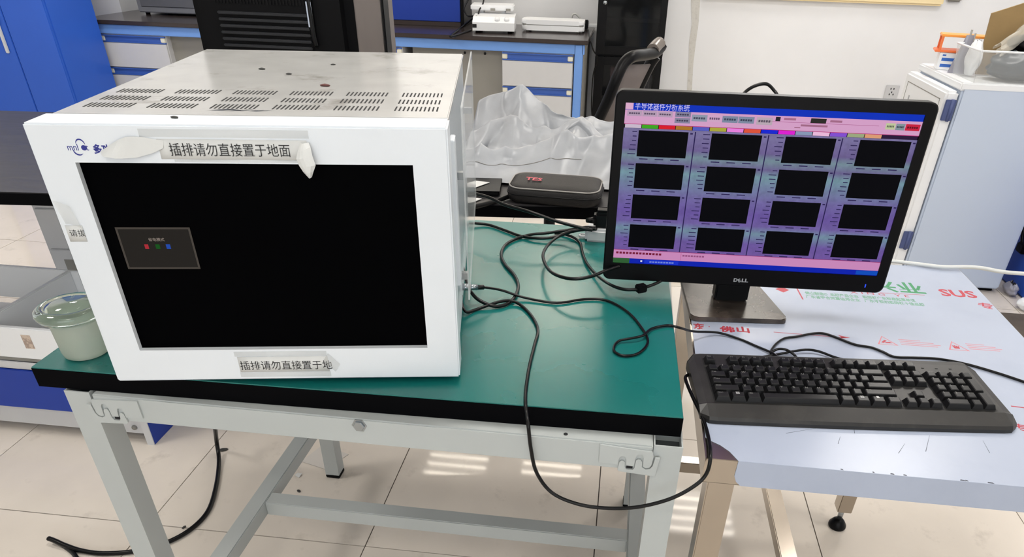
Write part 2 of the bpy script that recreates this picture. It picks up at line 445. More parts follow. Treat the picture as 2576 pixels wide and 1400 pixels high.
def bracket(xo, zo, mirror, w, hgt):
    """interlocking hook plates that lock the rail to the leg"""
    for nm, P in (('rail_hook_plate', RAILP), ('leg_hook_plate', LEGP)):
        mb = MB(); q = []
        for X_, Y_ in P:
            u_ = (X_ - 1725) / 425; v_ = (600 - Y_ - (1 - u_) * -0) / 265; q.append((xo + (-u_ if mirror else u_) * w, -.0042, zo + v_ * hgt))
        mb.poly(q, .0028, (0, -1, 0)); mb.build(nm, M_frame, GB)
    u_ = (1955 - 1725) / 425; v_ = (600 - 541) / 265; cx = xo + (-u_ if mirror else u_) * w; cz = zo + v_ * hgt
    mb = MB(); mb.box(cx - .0045, cx + .0045, -.0048, -.0041, cz - .0025, cz + .0025, .0002); mb.build('slot_hole', M_dark, GB)
bracket(to_gb((0.0013, 0.7850, 0.7707)).x, 0.7175, False, 0.080, 0.047)
bracket(to_gb((-0.6790, 0.7900, 0.7716)).x, 0.7175, True, 0.080, 0.047)

# ------------------------------------------------------------------ white instrument
BY = 0.177340
BX = thing('instrument_cabinet', 'white metal instrument with a large dark built-in screen, on the green workbench', 'instrument', (-0.21 - .48 * cos(BY), 0.85 - .48 * sin(BY), 0.80), BY)
BW, BH, BD, Z0 = 0.480, 0.346, 0.612, 0.008
def bu(u, v): return (u * BW, Z0 + (1 - v) * BH)         # face coordinates (from upper left) to x, z
su0, sv0, su1, sv1 = 0.0925, 0.126, 0.909, 0.857
x0, z1 = bu(su0, sv0); x1, z0 = bu(su1, sv1)
b = MB(); ft = 0.052
def ring(y): return [b.bm.verts.new(p) for p in ((0, y, Z0), (BW, y, Z0), (BW, y, Z0 + BH), (0, y, Z0 + BH))], [b.bm.verts.new(p) for p in ((x0, y, z0), (x1, y, z0), (x1, y, z1), (x0, y, z1))]
(of, nf), (ob, nb) = ring(0.0), ring(ft)
for k in range(4):
    k2 = (k + 1) % 4
    for P in ((of[k], of[k2], nf[k2], nf[k]), (ob[k], ob[k2], nb[k2], nb[k]), (of[k], of[k2], ob[k2], ob[k]), (nf[k], nf[k2], nb[k2], nb[k])): b.bm.faces.new(P)
bmesh.ops.bevel(b.bm, geom=[e for e in b.bm.edges if all(v in of or v in ob for v in e.verts)], offset=.0022, segments=2, affect='EDGES')
b.build('front_bezel', M_boxwhite, BX)
b = MB(); b.box(.006, BW - .004, ft, BD, Z0 + .004, Z0 + BH - .006, .003); b.box(.010, BW - .010, ft - .01, ft + .005, Z0 + .01, Z0 + BH - .012); b.build('housing', M_boxwhite, BX)
b = MB(); b.box(.0035, BW - .002, ft + .006, BD, Z0 + BH - .008, Z0 + BH - .0015, .0015); lid = b.build('top_cover', M_boxtop, BX)
b = MB(); b.box(x0 - .002, x1 + .002, .008, .012, z0 - .002, z1 + .002); scr = b.build('screen', M_screenoff, BX)
for fx in (.03, BW - .05):
    for fy in (.03, BD - .05):
        b = MB(); b.lathe([(.012, 0), (.014, .009)], 16, (fx + .01, fy, 0)); b.build('foot', M_blackmatt, BX)
# dim message panel on the screen
ox0, oz1 = bu(.126, .360); ox1, oz0 = bu(.315, .521)
b = MB(); b.poly([(ox0, .0078, oz0), (ox1, .0078, oz0), (ox1, .0078, oz1), (ox0, .0078, oz1)]); b.build('message_panel', M_osd, scr, False)
b = MB()
for a in ((ox0, ox1, oz0, oz0 + .0025), (ox0, ox1, oz1 - .0025, oz1), (ox0, ox0 + .0025, oz0, oz1), (ox1 - .0025, ox1, oz0, oz1)):
    b.poly([(a[0], .0077, a[2]), (a[1], .0077, a[2]), (a[1], .0077, a[3]), (a[0], .0077, a[3])])
b.build('message_border', M_osdrim, scr, False)
for (u0, u1, c) in ((.187, .197, (190, 52, 62)), (.215, .226, (24, 92, 30)), (.242, .253, (40, 84, 190))):
    a0, c1 = bu(u0, .424); a1, c0 = bu(u1, .442)
    b = MB(); b.poly([(a0, .0076, c0), (a1, .0076, c0), (a1, .0076, c1), (a0, .0076, c1)]); b.build('colour_square', emis('osd_colour', *c, .8), scr, False)
tx, tz = bu(.2012, .4115)
text('message_text', '省电模式', .0050, emis('osd_text', 150, 138, 128, .9), scr, (tx, .0075, tz), XZ, extr=.0001)

# vent slots through the cover (198 narrow slots)
b = MB()
for g in range(6):
    for r, (v, sh) in enumerate(((.158, 0), (.232, 0), (.312, 0))):
        for k in range(11):
            u = .045 + g * .1605 + k * .0112
            xx = u * BW; yy = v * BD
            b.box(xx, xx + .0019, yy, yy + .0255, Z0 + BH - .0016, Z0 + BH - .0011)
tag(b.build('vent_slots', M_dark, BX), kind='stuff')
b = MB()
def streak(u, v, s):
    n = 7
    for k in range(n):
        px = (u + random.uniform(-.018, .018)) * BW * 1; py = (v + random.uniform(-.006, .006)) * BD; a = random.uniform(-.5, .5); L = random.uniform(.004, .012) * s; w = random.uniform(.0005, .0012)
        d = Vector((cos(a), sin(a), 0)) * L; q = Vector((-sin(a), cos(a), 0)) * w; c = Vector((px, py, Z0 + BH - .0013))
        b.poly([c - d, c + q, c + d, c - q])
for u, v, s in ((.395, .145, 1), (.455, .143, 1.2), (.505, .142, .9), (.42, .148, 1)): streak(u, v, s)
tag(b.build('dark_scuffs', M_scuff, BX, False), kind='stuff')

# printed logo: letters, dot and two swooshes
la, lt, ld = (0.0409, 0.3241), (0.0616, 0.3243), (0.0599, 0.3272)
text('logo_letters', 'mnl', .0110, M_blueink, BX, (la[0], -.0001, la[1]), XZ, extr=.0001, sx=.80)
text('logo_letters', 't', .0110, M_blueink, BX, (lt[0], -.0001, lt[1]), XZ, extr=.0001, sx=.9)
b = MB(); b.lathe([(.0001, -.0004), (.0030, -.0004), (.0030, 0)], 20, (ld[0], 0, ld[1]), 'y', False); b.build('logo_globe', M_blueink, BX)
def arc(cx, cz, rx, rz, a0, a1, w, name='logo_swoosh', tilt=0.0):
    b = MB(); n = 18; L = []
    for k in range(n + 1):
        t = k / n; a = a0 + (a1 - a0) * t; ww = w * sin(pi * (0.12 + .88 * t))
        c = Vector((rx * cos(a), 0, rz * sin(a))); nrm = Vector((cos(a), 0, sin(a)))
        M = Matrix.Rotation(tilt, 3, 'Y')
        L.append((M @ (c + nrm * ww) + Vector((cx, -.0003, cz)), M @ (c - nrm * ww) + Vector((cx, -.0003, cz))))
    for k in range(n): b.poly([L[k][0], L[k + 1][0], L[k + 1][1], L[k][1]])
    return b.build(name, M_blueink, BX, False)
l1, l2, l3 = (0.0572, 0.3305), (0.0529, 0.3243), (0.0694, 0.3217)
arc(l1[0], l1[1], .0050, .0062, 0.1, 3.1, .0008)
arc(l2[0], l2[1], .0056, .0052, 3.0, 5.6, .0008)
text('logo_character', '多功', .0112, M_blueink, BX, (l3[0], -.0001, l3[1]), XZ, extr=.0001, bold=.0003, sx=.9)

# upper paper strip under clear tape, both ends peeling
def strip(name, P, th, m, parent, smooth=True):
    """P: rows of (x, y, z) making a ribbon sheet"""
    b = MB(); n = len(P); k = len(P[0])
    V = [[b.bm.verts.new(Vector(p)) for p in row] for row in P]
    for i in range(n - 1):
        for j in range(k - 1):
            f = b.bm.faces.new([V[i][j], V[i + 1][j], V[i + 1][j + 1], V[i][j + 1]]); f.smooth = smooth
    o = b.build(name, m, parent)
    md = o.modifiers.new('thickness', 'SOLIDIFY'); md.thickness = th; md.offset = 0
    return o
xa, zt_ = bu(.30, .046); xb, zb_ = bu(.655, .112)
lab = strip('warning_label', [[(x, -.0006 - .0004 * sin(x * 70), z) for z in (zb_, (zb_ + zt_) / 2, zt_)] for x in [xa + (xb - xa) * i / 20 for i in range(21)]], .0004, M_paper, BX)
tx, tz = bu(.324, .097)
text('warning_text', '插排请勿直接置于地面', .0162, M_ink, lab, (tx, -.0016, tz), XZ, extr=.0001, bold=-.00005, sx=.86)
xa2, zt2 = bu(.262, .014); xb2, zb2 = bu(.662, .040)
strip('tape_strip', [[(x, -.0004, z) for z in (zb2, zt2)] for x in (xa2, xb2)], .0003, M_tape, BX)
xa2, zt2 = bu(.33, .113); xb2, zb2 = bu(.665, .121)
strip('tape_strip', [[(x, -.0004, z) for z in (zb2, zt2)] for x in (xa2, xb2)], .0003, M_tape, BX)
# left end, folded open like a leaf
LEAF = [((0.1518, 0.3364), (0.1495, 0.3279)), ((0.1407, 0.3380), (0.1373, 0.3228)), ((0.1301, 0.3401), (0.1189, 0.3181)), ((0.1193, 0.3409), (0.1034, 0.3175)), ((0.1112, 0.3404), (0.0963, 0.3179)), ((0.1022, 0.3372), (0.0903, 0.3187)), ((0.0917, 0.3318), (0.0840, 0.3187)), ((0.0774, 0.3231), (0.0799, 0.3196))]
rows = []
for i, (hi, lo) in enumerate(LEAF):
    t = i / 7; y = -.0010 - .009 * min(1, t * 1.6)
    if t > .6: y += .012 * (t - .6)
    rows.append([(lo[0] + (hi[0] - lo[0]) * w, y * (1.1 - .85 * w), lo[1] + (hi[1] - lo[1]) * w) for w in (0, .33, .66, 1)])
strip('peeled_label_end', rows, .0003, M_paper, BX, False)
ROLL = [((0.3078, 0.3357), (0.3172, 0.3367)), ((0.3040, 0.3266), (0.3197, 0.3322)), ((0.3018, 0.3192), (0.3210, 0.3231)), ((0.3043, 0.3118), (0.3235, 0.3124)), ((0.3077, 0.3044), (0.3196, 0.3049)), ((0.3127, 0.2973), (0.3161, 0.2978))]
rows = []
for i, (l_, r_) in enumerate(ROLL):
    t = i / 5; y = -.0012 - .010 * sin(pi * (.05 + .7 * t))
    rows.append([(l_[0] + (r_[0] - l_[0]) * w, y - .005 * sin(pi * w), l_[1] + (r_[1] - l_[1]) * w) for w in (0, .25, .5, .75, 1)])
strip('peeled_label_end', rows, .0003, M_paper, BX, False)
# lower strip
xa, zt_ = bu(.358, .890); xb, zb_ = bu(.616, .961)
lab = strip('warning_label', [[(x, -.0005, z) for z in (zb_, (zb_ + zt_) / 2, zt_)] for x in [xa + (xb - xa) * i / 8 for i in range(9)]], .0004, M_paper, BX)
tx, tz = bu(.3605, .947)
text('warning_text', '插排请勿直接置于地', .0157, M_ink, lab, (tx, -.0010, tz), XZ, extr=.0001, bold=-.00005, sx=.905)
rows = []
for i in range(7):
    t = i / 6; cx, cz = bu(.611 + .030 * t, .893 + .052 * t); rows.append([(cx - .004, -.001, cz - .006), (cx, -.006 - .004 * sin(pi * t), cz), (cx + .004, -.001, cz + .006)])
strip('peeled_label_end', rows, .0004, M_tape, BX)
for (u0, v0, u1, v1) in ((.352, .866, .615, .888), (.356, .963, .618, .985)):
    xa, zt_ = bu(u0, v0); xb, zb_ = bu(u1, v1); strip('tape_strip', [[(x, -.0004, z) for z in (zb_, zt_)] for x in (xa, xb)], .0003, M_tape, BX)
# side note taped to the left of the bezel
xa, zt_ = bu(.014, .345); xb, zb_ = bu(.056, .405)
lab = strip('small_label', [[(x, -.0006, z) for z in (zb_, zt_)] for x in (xa, xb)], .0004, M_paper, BX)
tx, tz = bu(.019, .389)
text('label_text', '请拔', .0096, M_ink, lab, (tx, -.0011, tz + .002), XZ, extr=.0001, bold=-.0001)
rows = []
for i in range(9):
    t = i / 8; cx, cz = bu(.012 + .036 * t, .253 + .02 * t * t); rows.append([(cx + .003, -.0005, cz - .030), (cx + .001, -.003 - .002 * sin(pi * t), cz - .012), (cx, -.005 - .002 * sin(pi * t), cz)])
strip('tape_strip', rows, .0003, M_tape, BX)
# clear acrylic guard and sheet strip on the right side
b = MB(); b.box(BW + .012, BW + .0145, .10, BD - .005, Z0 + .075, Z0 + BH + .004, .0006); b.build('side_guard', M_acrylic, BX)
b = MB(); b.box(BW - .003, BW + .004, ft + .012, .098, Z0 + .115, Z0 + BH - .03, .001); b.build('side_door', M_boxwhite, BX)
b = MB(); b.box(BW - .004, BW + .0125, .12, .13, Z0 + .25, Z0 + .26); b.box(BW - .004, BW + .0125, .55, .56, Z0 + .25, Z0 + .26); b.box(BW - .004, BW + .0125, .12, .13, Z0 + .10, Z0 + .11); b.box(BW - .004, BW + .0125, .55, .56, Z0 + .10, Z0 + .11); b.build('guard_standoffs', M_zinc, BX)

# crumbs on the cabinet
def crumb(u, v, s, lab, m):
    b = MB()
    n = 7; prof = [(.0003, 0), (.0022 * s, .0003), (.0026 * s, .0012 * s), (.0014 * s, .002 * s), (.0002, .0023 * s)]
    b.lathe(prof, n, (0, 0, 0), 'z', True)
    for v_ in b.bm.verts: v_.co.x *= 1.9; v_.co += Vector((random.uniform(-1, 1), random.uniform(-1, 1), 0)) * .0004
    o = b.build('debris_chip', m); p = BX.matrix_basis if False else None
    w = rotz(BY) @ Vector((u * BW, v * BD, 0)) + Vector(BX.location); o.location = (w.x, w.y, 0.80 + Z0 + BH - (.0002 if v < .08 else .0014)); o.rotation_euler = (0, 0, random.uniform(-.4, .4))
    tag(o, lab, 'debris', 'dark chips lying on the instrument')
M_chip = mat('dark_chip', rgb(58, 58, 56), 0.6); M_chipr = mat('brown_red_chip', rgb(96, 56, 54), 0.6)
crumb(.326, .055, 1.2, 'dark flake lying on the front edge of the white instrument', M_chip)
crumb(.601, .423, 1.6, 'brown-red chip lying mid-way on the white instrument top', M_chipr)
crumb(.337, .646, 1.2, 'dark chip on the white instrument top near the back, leftmost', M_chip)
crumb(.446, .578, 1.0, 'tiny black chip near the middle of the white instrument top', M_chip)
crumb(.55, .74, .9, 'small grey chip at the back of the white instrument top', M_chip)

# ------------------------------------------------------------------ stainless table with film
ST = thing('steel_table', 'stainless steel work table covered with white printed protective film, under the keyboard', 'table', (0.146, 0.775, 0), -0.0029)
SZ, SW, SD = 0.7575, 0.608, 0.765
def to_st(p): return rotz(0.0029) @ (Vector(p) - Vector((0.146, 0.775, 0)))
b = MB(); b.box(0, SW, 0, SD, SZ - .0015, SZ, 0.0006)
b.box(0, SW, 0, .0015, SZ - .042, SZ - .001); b.box(0, SW, SD - .0015, SD, SZ - .042, SZ - .001)
b.box(0, .0015, .001, SD - .001, SZ - .042, SZ - .001); b.box(SW - .0015, SW, .001, SD - .001, SZ - .042, SZ - .001)
b.box(0.0, SW, 0.0, .02, SZ - .0425, SZ - .041); b.build('tabletop', M_steel, ST)
for lx, ly in ((.010, .006), (SW - .09, .006), (.010, SD - .046), (SW - .1, SD - .046)):
    b = MB(); b.box(lx, lx + .038, ly, ly + .038, 0.065, SZ - .0425, .002); leg = b.build('leg', M_steel, ST)
    b = MB(); b.lathe([(.007, 0.028), (.007, .07)], 12, (lx + .019, ly + .019, 0)); b.build('foot_stem', M_zinc, leg)
    b = MB(); b.lathe([(.022, 0), (.0235, .004), (.023, .010), (.016, .022), (.008, .031)], 24, (lx + .019, ly + .019, 0)); b.build('foot_pad', M_black, leg)
for nm, a in (('back_stretcher', (.048, SW - .1, SD - .042, SD - .010, .150, .184)), ('middle_stretcher', (.285, .323, .03, SD - .042, .150, .184)), ('front_stretcher', (.048, SW - .09, .010, .040, .150, .184))):
    b = MB(); b.box(*a, .002); b.build(nm, M_steel, ST)
# film with the curved cut at the front left corner
c = [to_st(p) for p in ((0.1501, 0.8229, 0.7575), (0.1573, 0.8145, 0.7575), (0.1688, 0.8068, 0.7575), (0.1802, 0.7938, 0.7575), (0.1903, 0.7774, 0.7575))]
zf = SZ + .0003
b = MB()
ov = [Vector((.003, SD - .002, zf)), Vector((.003, c[0].y, zf))] + [Vector((p.x, max(p.y, -.0006), zf)) for p in c[1:-1]] + [Vector((c[-1].x, -.0008, zf)), Vector((SW - .002, -.0008, zf)), Vector((SW - .002, SD - .002, zf))]
b.poly(ov, .0004)
fx = c[-1].x
b.poly([(fx, -.0004, zf + .0002), (fx - .001, -.0004, SZ - .026), (fx + .003, -.0004, SZ - .036), (fx + .010, -.0004, SZ - .0425), (SW - .002, -.0004, SZ - .0425), (SW - .002, -.0004, zf + .0002)], .0006, (0, -1, 0))
film = b.build('protective_film', M_film, ST)
# scuffs along the front edge
b = MB()
for (px, w) in ((.245, .006), (.262, .005), (.335, .008), (.342, .004), (.37, .009), (.47, .004), (.18, .004), (.53, .003), (.222, .003)):
    x = px - .0; b.poly([(x, .0005, zf + .00045), (x + w, -.0002, zf + .00045), (x + w * .8, .0022, zf + .00045), (x + w * .2, .003, zf + .00045)])
for (x0_, y0_, L, a) in ((.19, .06, .02, 1.2), (.27, .05, .03, 1.0), (.31, .06, .045, 1.15), (.40, .07, .03, 1.5), (.12, .075, .05, .4), (.45, .045, .02, 1.6), (.22, .09, .02, 1.4), (.52, .05, .03, 1.5)):
    d = Vector((cos(a), sin(a), 0)) * L; q = Vector((-sin(a), cos(a), 0)) * .0004; p = Vector((x0_, y0_, zf + .00045))
    b.poly([p - q, p + q, p + d + q * .4, p + d - q * .4])
tag(b.build('film_scuffs', M_scuff, film, False), kind='stuff')
def ftext(body, px, size, m, sx=1.0, name='print', bold=0.0):
    p = to_st(px); return text(name, body, size, m, film, (p.x, p.y, zf + .0004), rotz(0.0), extr=.00008, bold=bold, sx=sx)
ftext('东', (0.1521, 1.1590, 0.7580), .0235, M_red, .9, bold=.0008)
ftext('·', (0.1788, 1.1617, 0.7580), .0235, M_red, .9)
ftext('佛', (0.2005, 1.1559, 0.7580), .0235, M_red, 1.15, bold=.0008)
ftext('山', (0.2285, 1.1589, 0.7580), .0235, M_red, 1.15, bold=.0008)
ftext('兴业', (0.5291, 1.3911, 0.7580), .058, M_greenink, .95, bold=.0012)
ftext('X I N G   Y E', (0.4808, 1.3656, 0.7580), .0145, M_red, 1.45)
ftext('SUS', (0.6665, 1.3854, 0.7580), .046, M_red, .95, bold=.0014)
ftext('专', (0.7227, 1.3377, 0.7580), .030, M_red, 1.0, bold=.0005)
ftext('佛山制造®  品牌产品企业   装饰板广东标准起草单位', (0.3872, 1.3460, 0.7580), .0148, M_greenfaint, .63, bold=.0004)
ftext('广东省守合同重信用企业   广东不锈钢装饰板十佳品牌', (0.3855, 1.3288, 0.7580), .0148, M_greenfaint, .65, bold=.0004)
b = MB()
def rule(p, q, w):
    p, q = to_st(p), to_st(q); p.z = q.z = zf + .00045; d = (q - p).normalized(); n = Vector((-d.y, d.x, 0)) * w
    b.poly([p - n, q - n, q + n, p + n])
rule((0.2970, 1.1669, 0.7580), (0.4225, 1.1657, 0.7580), .0009)
rule((0.5413, 1.3777, 0.7580), (0.6308, 1.3813, 0.7580), .0008)
rule((0.3747, 1.3728, 0.7580), (0.3773, 1.3182, 0.7580), .0014)
rule((0.6295, 0.9752, 0.7580), (0.6483, 0.9736, 0.7580), .0014)
p = to_st((0.4124, 1.1671, 0.7580)); b.poly([(p.x, p.y + .007, zf + .00045), (p.x + .004, p.y, zf + .00045), (p.x, p.y - .006, zf + .00045), (p.x + .020, p.y, zf + .00045)])
p = to_st((0.3438, 1.3597, 0.7580)); b.poly([(p.x - .014, p.y, zf + .00045), (p.x, p.y - .014, zf + .00045), (p.x + .014, p.y, zf + .00045), (p.x, p.y + .014, zf + .00045)])
b.build('print_rules', M_red, film, False)
b = MB(); rule((0.5871, 1.4030, 0.7580), (0.6310, 1.4065, 0.7580), .0010); b.build('print_underline', M_greenink, film, False)
def warn(p, kind):
    p = to_st(p); x, y, z = p.x, p.y, zf + .00045; bb = MB(); w, h, k = .036, .033, .0016
    o = [(x, y), (x + w, y), (x + w * .42, y + h)]; i = [(x + 2.2 * k, y + k), (x + w - 2.2 * k, y + k), (x + w * .42, y + h - 2 * k)]
    for a in range(3):
        c2 = (a + 1) % 3; bb.poly([(*o[a], z), (*o[c2], z), (*i[c2], z), (*i[a], z)])
    bb.build('warning_triangle', M_redthin, film, False)
    bb = MB()
    if kind:   # open hand
        bb.poly([(x + .012, y + .006, z), (x + .021, y + .006, z), (x + .022, y + .013, z), (x + .011, y + .013, z)])
        for q in range(4): bb.poly([(x + .011 + q * .0029, y + .013, z), (x + .0132 + q * .0029, y + .013, z), (x + .0132 + q * .0029, y + .018 - .001 * abs(q - 1), z), (x + .011 + q * .0029, y + .018 - .001 * abs(q - 1), z)])
    else:      # hand over a board
        bb.poly([(x + .008, y + .008, z), (x + .012, y + .006, z), (x + .020, y + .016, z), (x + .016, y + .018, z)]); bb.poly([(x + .014, y + .006, z), (x + .027, y + .007, z), (x + .024, y + .012, z), (x + .016, y + .010, z)])
    bb.build('warning_pictogram', M_red, film, False)
warn((0.4761, 1.1505, 0.7580), 0); warn((0.5975, 1.1496, 0.7580), 1)
b = MB()
for (px, n, w) in (((0.5180, 1.1676, 0.7580), 4, .070), ((0.6353, 1.1701, 0.7580), 4, .058)):
    q = to_st(px)
    for k in range(n):
        ww = w * (.55, .85, 1, .9)[k]; yy = q.y + .006 - .0062 * k
        b.poly([(q.x, yy, zf + .00045), (q.x + ww, yy, zf + .00045), (q.x + ww, yy + .0018, zf + .00045), (q.x, yy + .0018, zf + .00045)])
b.build('print_small_lines', M_redthin, film, False)
ftext('专', (0.6093, 0.9077, 0.7580), .022, M_red, 1.0, bold=.0003)

# ------------------------------------------------------------------ monitor
MY, MT = 0.042227, 0.016
MO = thing('monitor', 'black desktop monitor showing a purple grid of sixteen black plots, on the film-covered steel table', 'monitor', (-0.02, 1.201, SZ + .0007), MY)
MW, MH = 0.505, 0.321
zb = 0.8235 - SZ - .0007
tilt = Matrix.Translation((0, 0, zb)) @ Matrix.Rotation(-MT, 4, 'X')
def tr(b):
    for v in b.bm.verts: v.co = tilt @ v.co
SLX, SRX = .0165, .0178
scw = MW - SLX - SRX; sbz, stz = .032, .0185; sch = MH - sbz - stz
def rrect(w, h, r, n=6, x=0, z=0):
    P = []
    for cx, cz, a0 in ((w - r, h - r, 0), (r, h - r, pi / 2), (r, r, pi), (w - r, r, 3 * pi / 2)):
        for k in range(n + 1):
            a = a0 + pi / 2 * k / n; P.append((x + cx + r * cos(a), z + cz + r * sin(a)))
    return P
b = MB()
o = rrect(MW, MH, .013); i = [(SLX + (px - 0) * 0, 0) for px, _ in o]
inner = rrect(scw, sch, .0008, 6, SLX, sbz)
n = len(o)
vo = [b.bm.verts.new((x, 0.0015, z)) for x, z in o]; vi = [b.bm.verts.new((x, 0, z)) for x, z in inner]
vm = [b.bm.verts.new((x * .992 + MW * .004, 0, z * .99 + MH * .005)) for x, z in o]
vb = [b.bm.verts.new((x, .020, z)) for x, z in o]; vd = [b.bm.verts.new((x, .004, z)) for x, z in inner]
for k in range(n):
    k2 = (k + 1) % n
    for A, B_ in ((vm, vi), (vo, vm), (vb, vo), (vi, vd)):
        b.bm.faces.new([A[k], A[k2], B_[k2], B_[k]])
b.bm.faces.new(vb); tr(b); b.build('bezel', M_monitor, MO)
b = MB()
o1 = rrect(MW - .004, MH - .004, .013, 6, .002, .002); o2 = rrect(MW - .10, MH - .09, .03, 6, .05, .045)
va = [b.bm.verts.new((x, .0185, z)) for x, z in o1]; vc = [b.bm.verts.new((x, .026, z)) for x, z in o1]; ve = [b.bm.verts.new((x, .050, z)) for x, z in o2]
for k in range(n):
    k2 = (k + 1) % n
    for A, B_ in ((va, vc), (vc, ve)): b.bm.faces.new([A[k], A[k2], B_[k2], B_[k]])
b.bm.faces.new(ve); b.bm.faces.new(list(reversed(va))); tr(b); b.build('rear_shell', M_monback, MO)
# the picture on the screen
SC = {}
def smat(r, g, bb):
    k = (r, g, bb)
    if k not in SC: SC[k] = emis('screen_colour', r, g, bb, 1.0)
    return SC[k]
m = bpy.data.materials.new('screen_purple_bands'); m.use_nodes = True; nt = m.node_tree; bs = nt.nodes['Principled BSDF']
bs.inputs['Base Color'].default_value = (.01, .01, .012, 1); bs.inputs['Roughness'].default_value = .4
tc = nt.nodes.new('ShaderNodeTexCoord'); sp = nt.nodes.new('ShaderNodeSeparateXYZ'); nt.links.new(tc.outputs['Object'], sp.inputs[0])
mr = nt.nodes.new('ShaderNodeMapRange'); mr.inputs['From Min'].default_value = zb + sbz; mr.inputs['From Max'].default_value = zb + sbz + sch
nt.links.new(sp.outputs['Z'], mr.inputs['Value'])
cr = nt.nodes.new('ShaderNodeValToRGB'); nt.links.new(mr.outputs[0], cr.inputs[0])
els = [(0.05, (120, 84, 170)), (.17, (112, 84, 172)), (.24, (116, 150, 172)), (.29, (112, 90, 170)), (.36, (104, 76, 168)), (.45, (112, 100, 170)), (.54, (112, 132, 168)), (.60, (116, 158, 172)), (.645, (104, 92, 150)), (.70, (116, 146, 160)), (.74, (104, 86, 150)), (.84, (122, 112, 168))]
e = cr.color_ramp.elements
while len(e) < len(els): e.new(0.5)
for k, (p, c) in enumerate(els): e[k].position = p; e[k].color = rgb(*c)
wv = nt.nodes.new('ShaderNodeTexNoise'); wv.inputs['Scale'].default_value = 130; nt.links.new(tc.outputs['Object'], wv.inputs['Vector'])
mxx = nt.nodes.new('ShaderNodeMix'); mxx.data_type = 'RGBA'; mxx.blend_type = 'MULTIPLY'; mxx.inputs['Factor'].default_value = .45
nt.links.new(cr.outputs[0], mxx.inputs[6]); nt.links.new(wv.outputs['Fac'], mxx.inputs[7])
nt.links.new(mxx.outputs[2], bs.inputs['Emission Color']); bs.inputs['Emission Strength'].default_value = 1.0
M_purple = m
b = MB(); b.box(SLX, SLX + scw, .0030, .0038, sbz, sbz + sch); tr(b); screen = b.build('screen', M_monitor, MO)
QY = [0.0028]
def quad(u0, v0, u1, v1, m, name='screen_field', lvl=1):
    b = MB(); y = .0030 - .00015 * lvl; X0, X1 = SLX + u0 * scw, SLX + u1 * scw; Z1, Zz = sbz + (1 - v0) * sch, sbz + (1 - v1) * sch
    b.poly([(X0, y, Zz), (X1, y, Zz), (X1, y, Z1), (X0, y, Z1)]); tr(b); return b.build(name, m, screen, False)
def stext(body, u, v, size, m, lvl=4, name='screen_text', sx=1.0, bold=0.0):
    Mx = tilt @ Matrix.Translation((SLX + u * scw, .0030 - .00015 * lvl, sbz + (1 - v) * sch)) @ XZ.to_4x4()
    return text(name, body, size, m, screen, M=Mx, extr=.00004, sx=sx, bold=bold)
quad(0, 0, 1, .040, smat(16, 52, 190), 'title_bar')
quad(0, 0, .027, .038, smat(226, 176, 208), 'title_icon', 2)
stext('半导体器件分析系统', .032, .034, .0125, smat(214, 206, 250), 3, 'title_text', .78)
quad(0, .040, 1, .118, smat(218, 164, 204), 'tool_bar')
quad(0.45, .072, .86, .074, smat(170, 90, 140), 'tool_bar_line', 2)
for (u0, v0, u1, v1, c) in ((.008, .043, .058, .074, (186, 160, 186)), (.060, .043, .110, .074, (186, 160, 186)), (.112, .043, .163, .074, (186, 160, 186)), (.172, .040, .225, .070, (136, 132, 160)), (.172, .074, .225, .104, (140, 136, 162)),
                            (.229, .053, .282, .090, (148, 156, 176)), (.284, .050, .330, .090, (214, 170, 204)), (.333, .053, .386, .090, (128, 140, 164)), (.388, .053, .441, .090, (130, 142, 166)), (.449, .052, .503, .094, (190, 172, 184)),
                            (.512, .046, .528, .070, (40, 36, 40)), (.630, .046, .682, .072, (46, 44, 40)), (.882, .055, .914, .090, (196, 206, 160)), (.916, .056, .946, .092, (134, 152, 160)), (.948, .056, .996, .092, (206, 36, 66))):
    quad(u0, v0, u1, v1, smat(*c), 'screen_button', 2)
    if c[0] > 60 and u1 - u0 > .02:
        for q in range(5):
            uu = u0 + (u1 - u0) * (.12 + .155 * q); quad(uu, v0 + (v1 - v0) * .36, uu + (u1 - u0) * .12, v0 + (v1 - v0) * .66, smat(int(c[0] * .5), int(c[1] * .5), int(c[2] * .55)), 'button_caption', 3)
for (u0, v0, u1, v1) in ((.54, .050, .58, .062), (.695, .052, .735, .064), (.60, .082, .69, .093), (.58, .098, .60, .104)): quad(u0, v0, u1, v1, smat(168, 110, 140), 'screen_caption', 2)
quad(0, .118, 1, .121, smat(190, 40, 120), 'tab_row_line', 2)
tabs = [(206, 190, 210), (64, 170, 36), (222, 30, 44), (176, 120, 40), (88, 96, 196), (176, 172, 62), (236, 132, 226), (228, 86, 60), (24, 40, 214), (226, 34, 214), (140, 156, 186), (240, 190, 224), (134, 82, 214), (160, 172, 130), (226, 160, 120)]
for k, c in enumerate(tabs): quad(.004 + k * .0584, .121, .060 + k * .0584, .142, smat(*c), 'colour_tab', 2)
quad(.880, .121, .998, .142, smat(44, 26, 58), 'colour_tab', 2)
quad(0, .143, 1, .914, M_purple, 'plot_area', 1)
dk = smat(46, 36, 84)
for u in (.249, .500, .751): quad(u - .0025, .150, u + .0015, .906, dk, 'column_divider', 2)
for r in range(4):
    for c in range(4):
        U0 = .053 + c * .2525; quad(U0, .154 + r * .1935, U0 + .172, .307 + r * .1935, smat(3, 3, 5), 'plot', 3)
        for q in range(6):
            v = .160 + r * .1935 + q * .026; w = random.uniform(.012, .028); quad(U0 - .006 - w, v, U0 - .006, v + .005, dk, 'axis_caption', 2)
        for q in range(3): quad(U0 + .01 + q * .055, .318 + r * .1935, U0 + .04 + q * .055, .324 + r * .1935, dk, 'axis_caption', 2)
        quad(U0 + .178, .158 + r * .1935, U0 + .187, .166 + r * .1935, dk, 'axis_caption', 2)
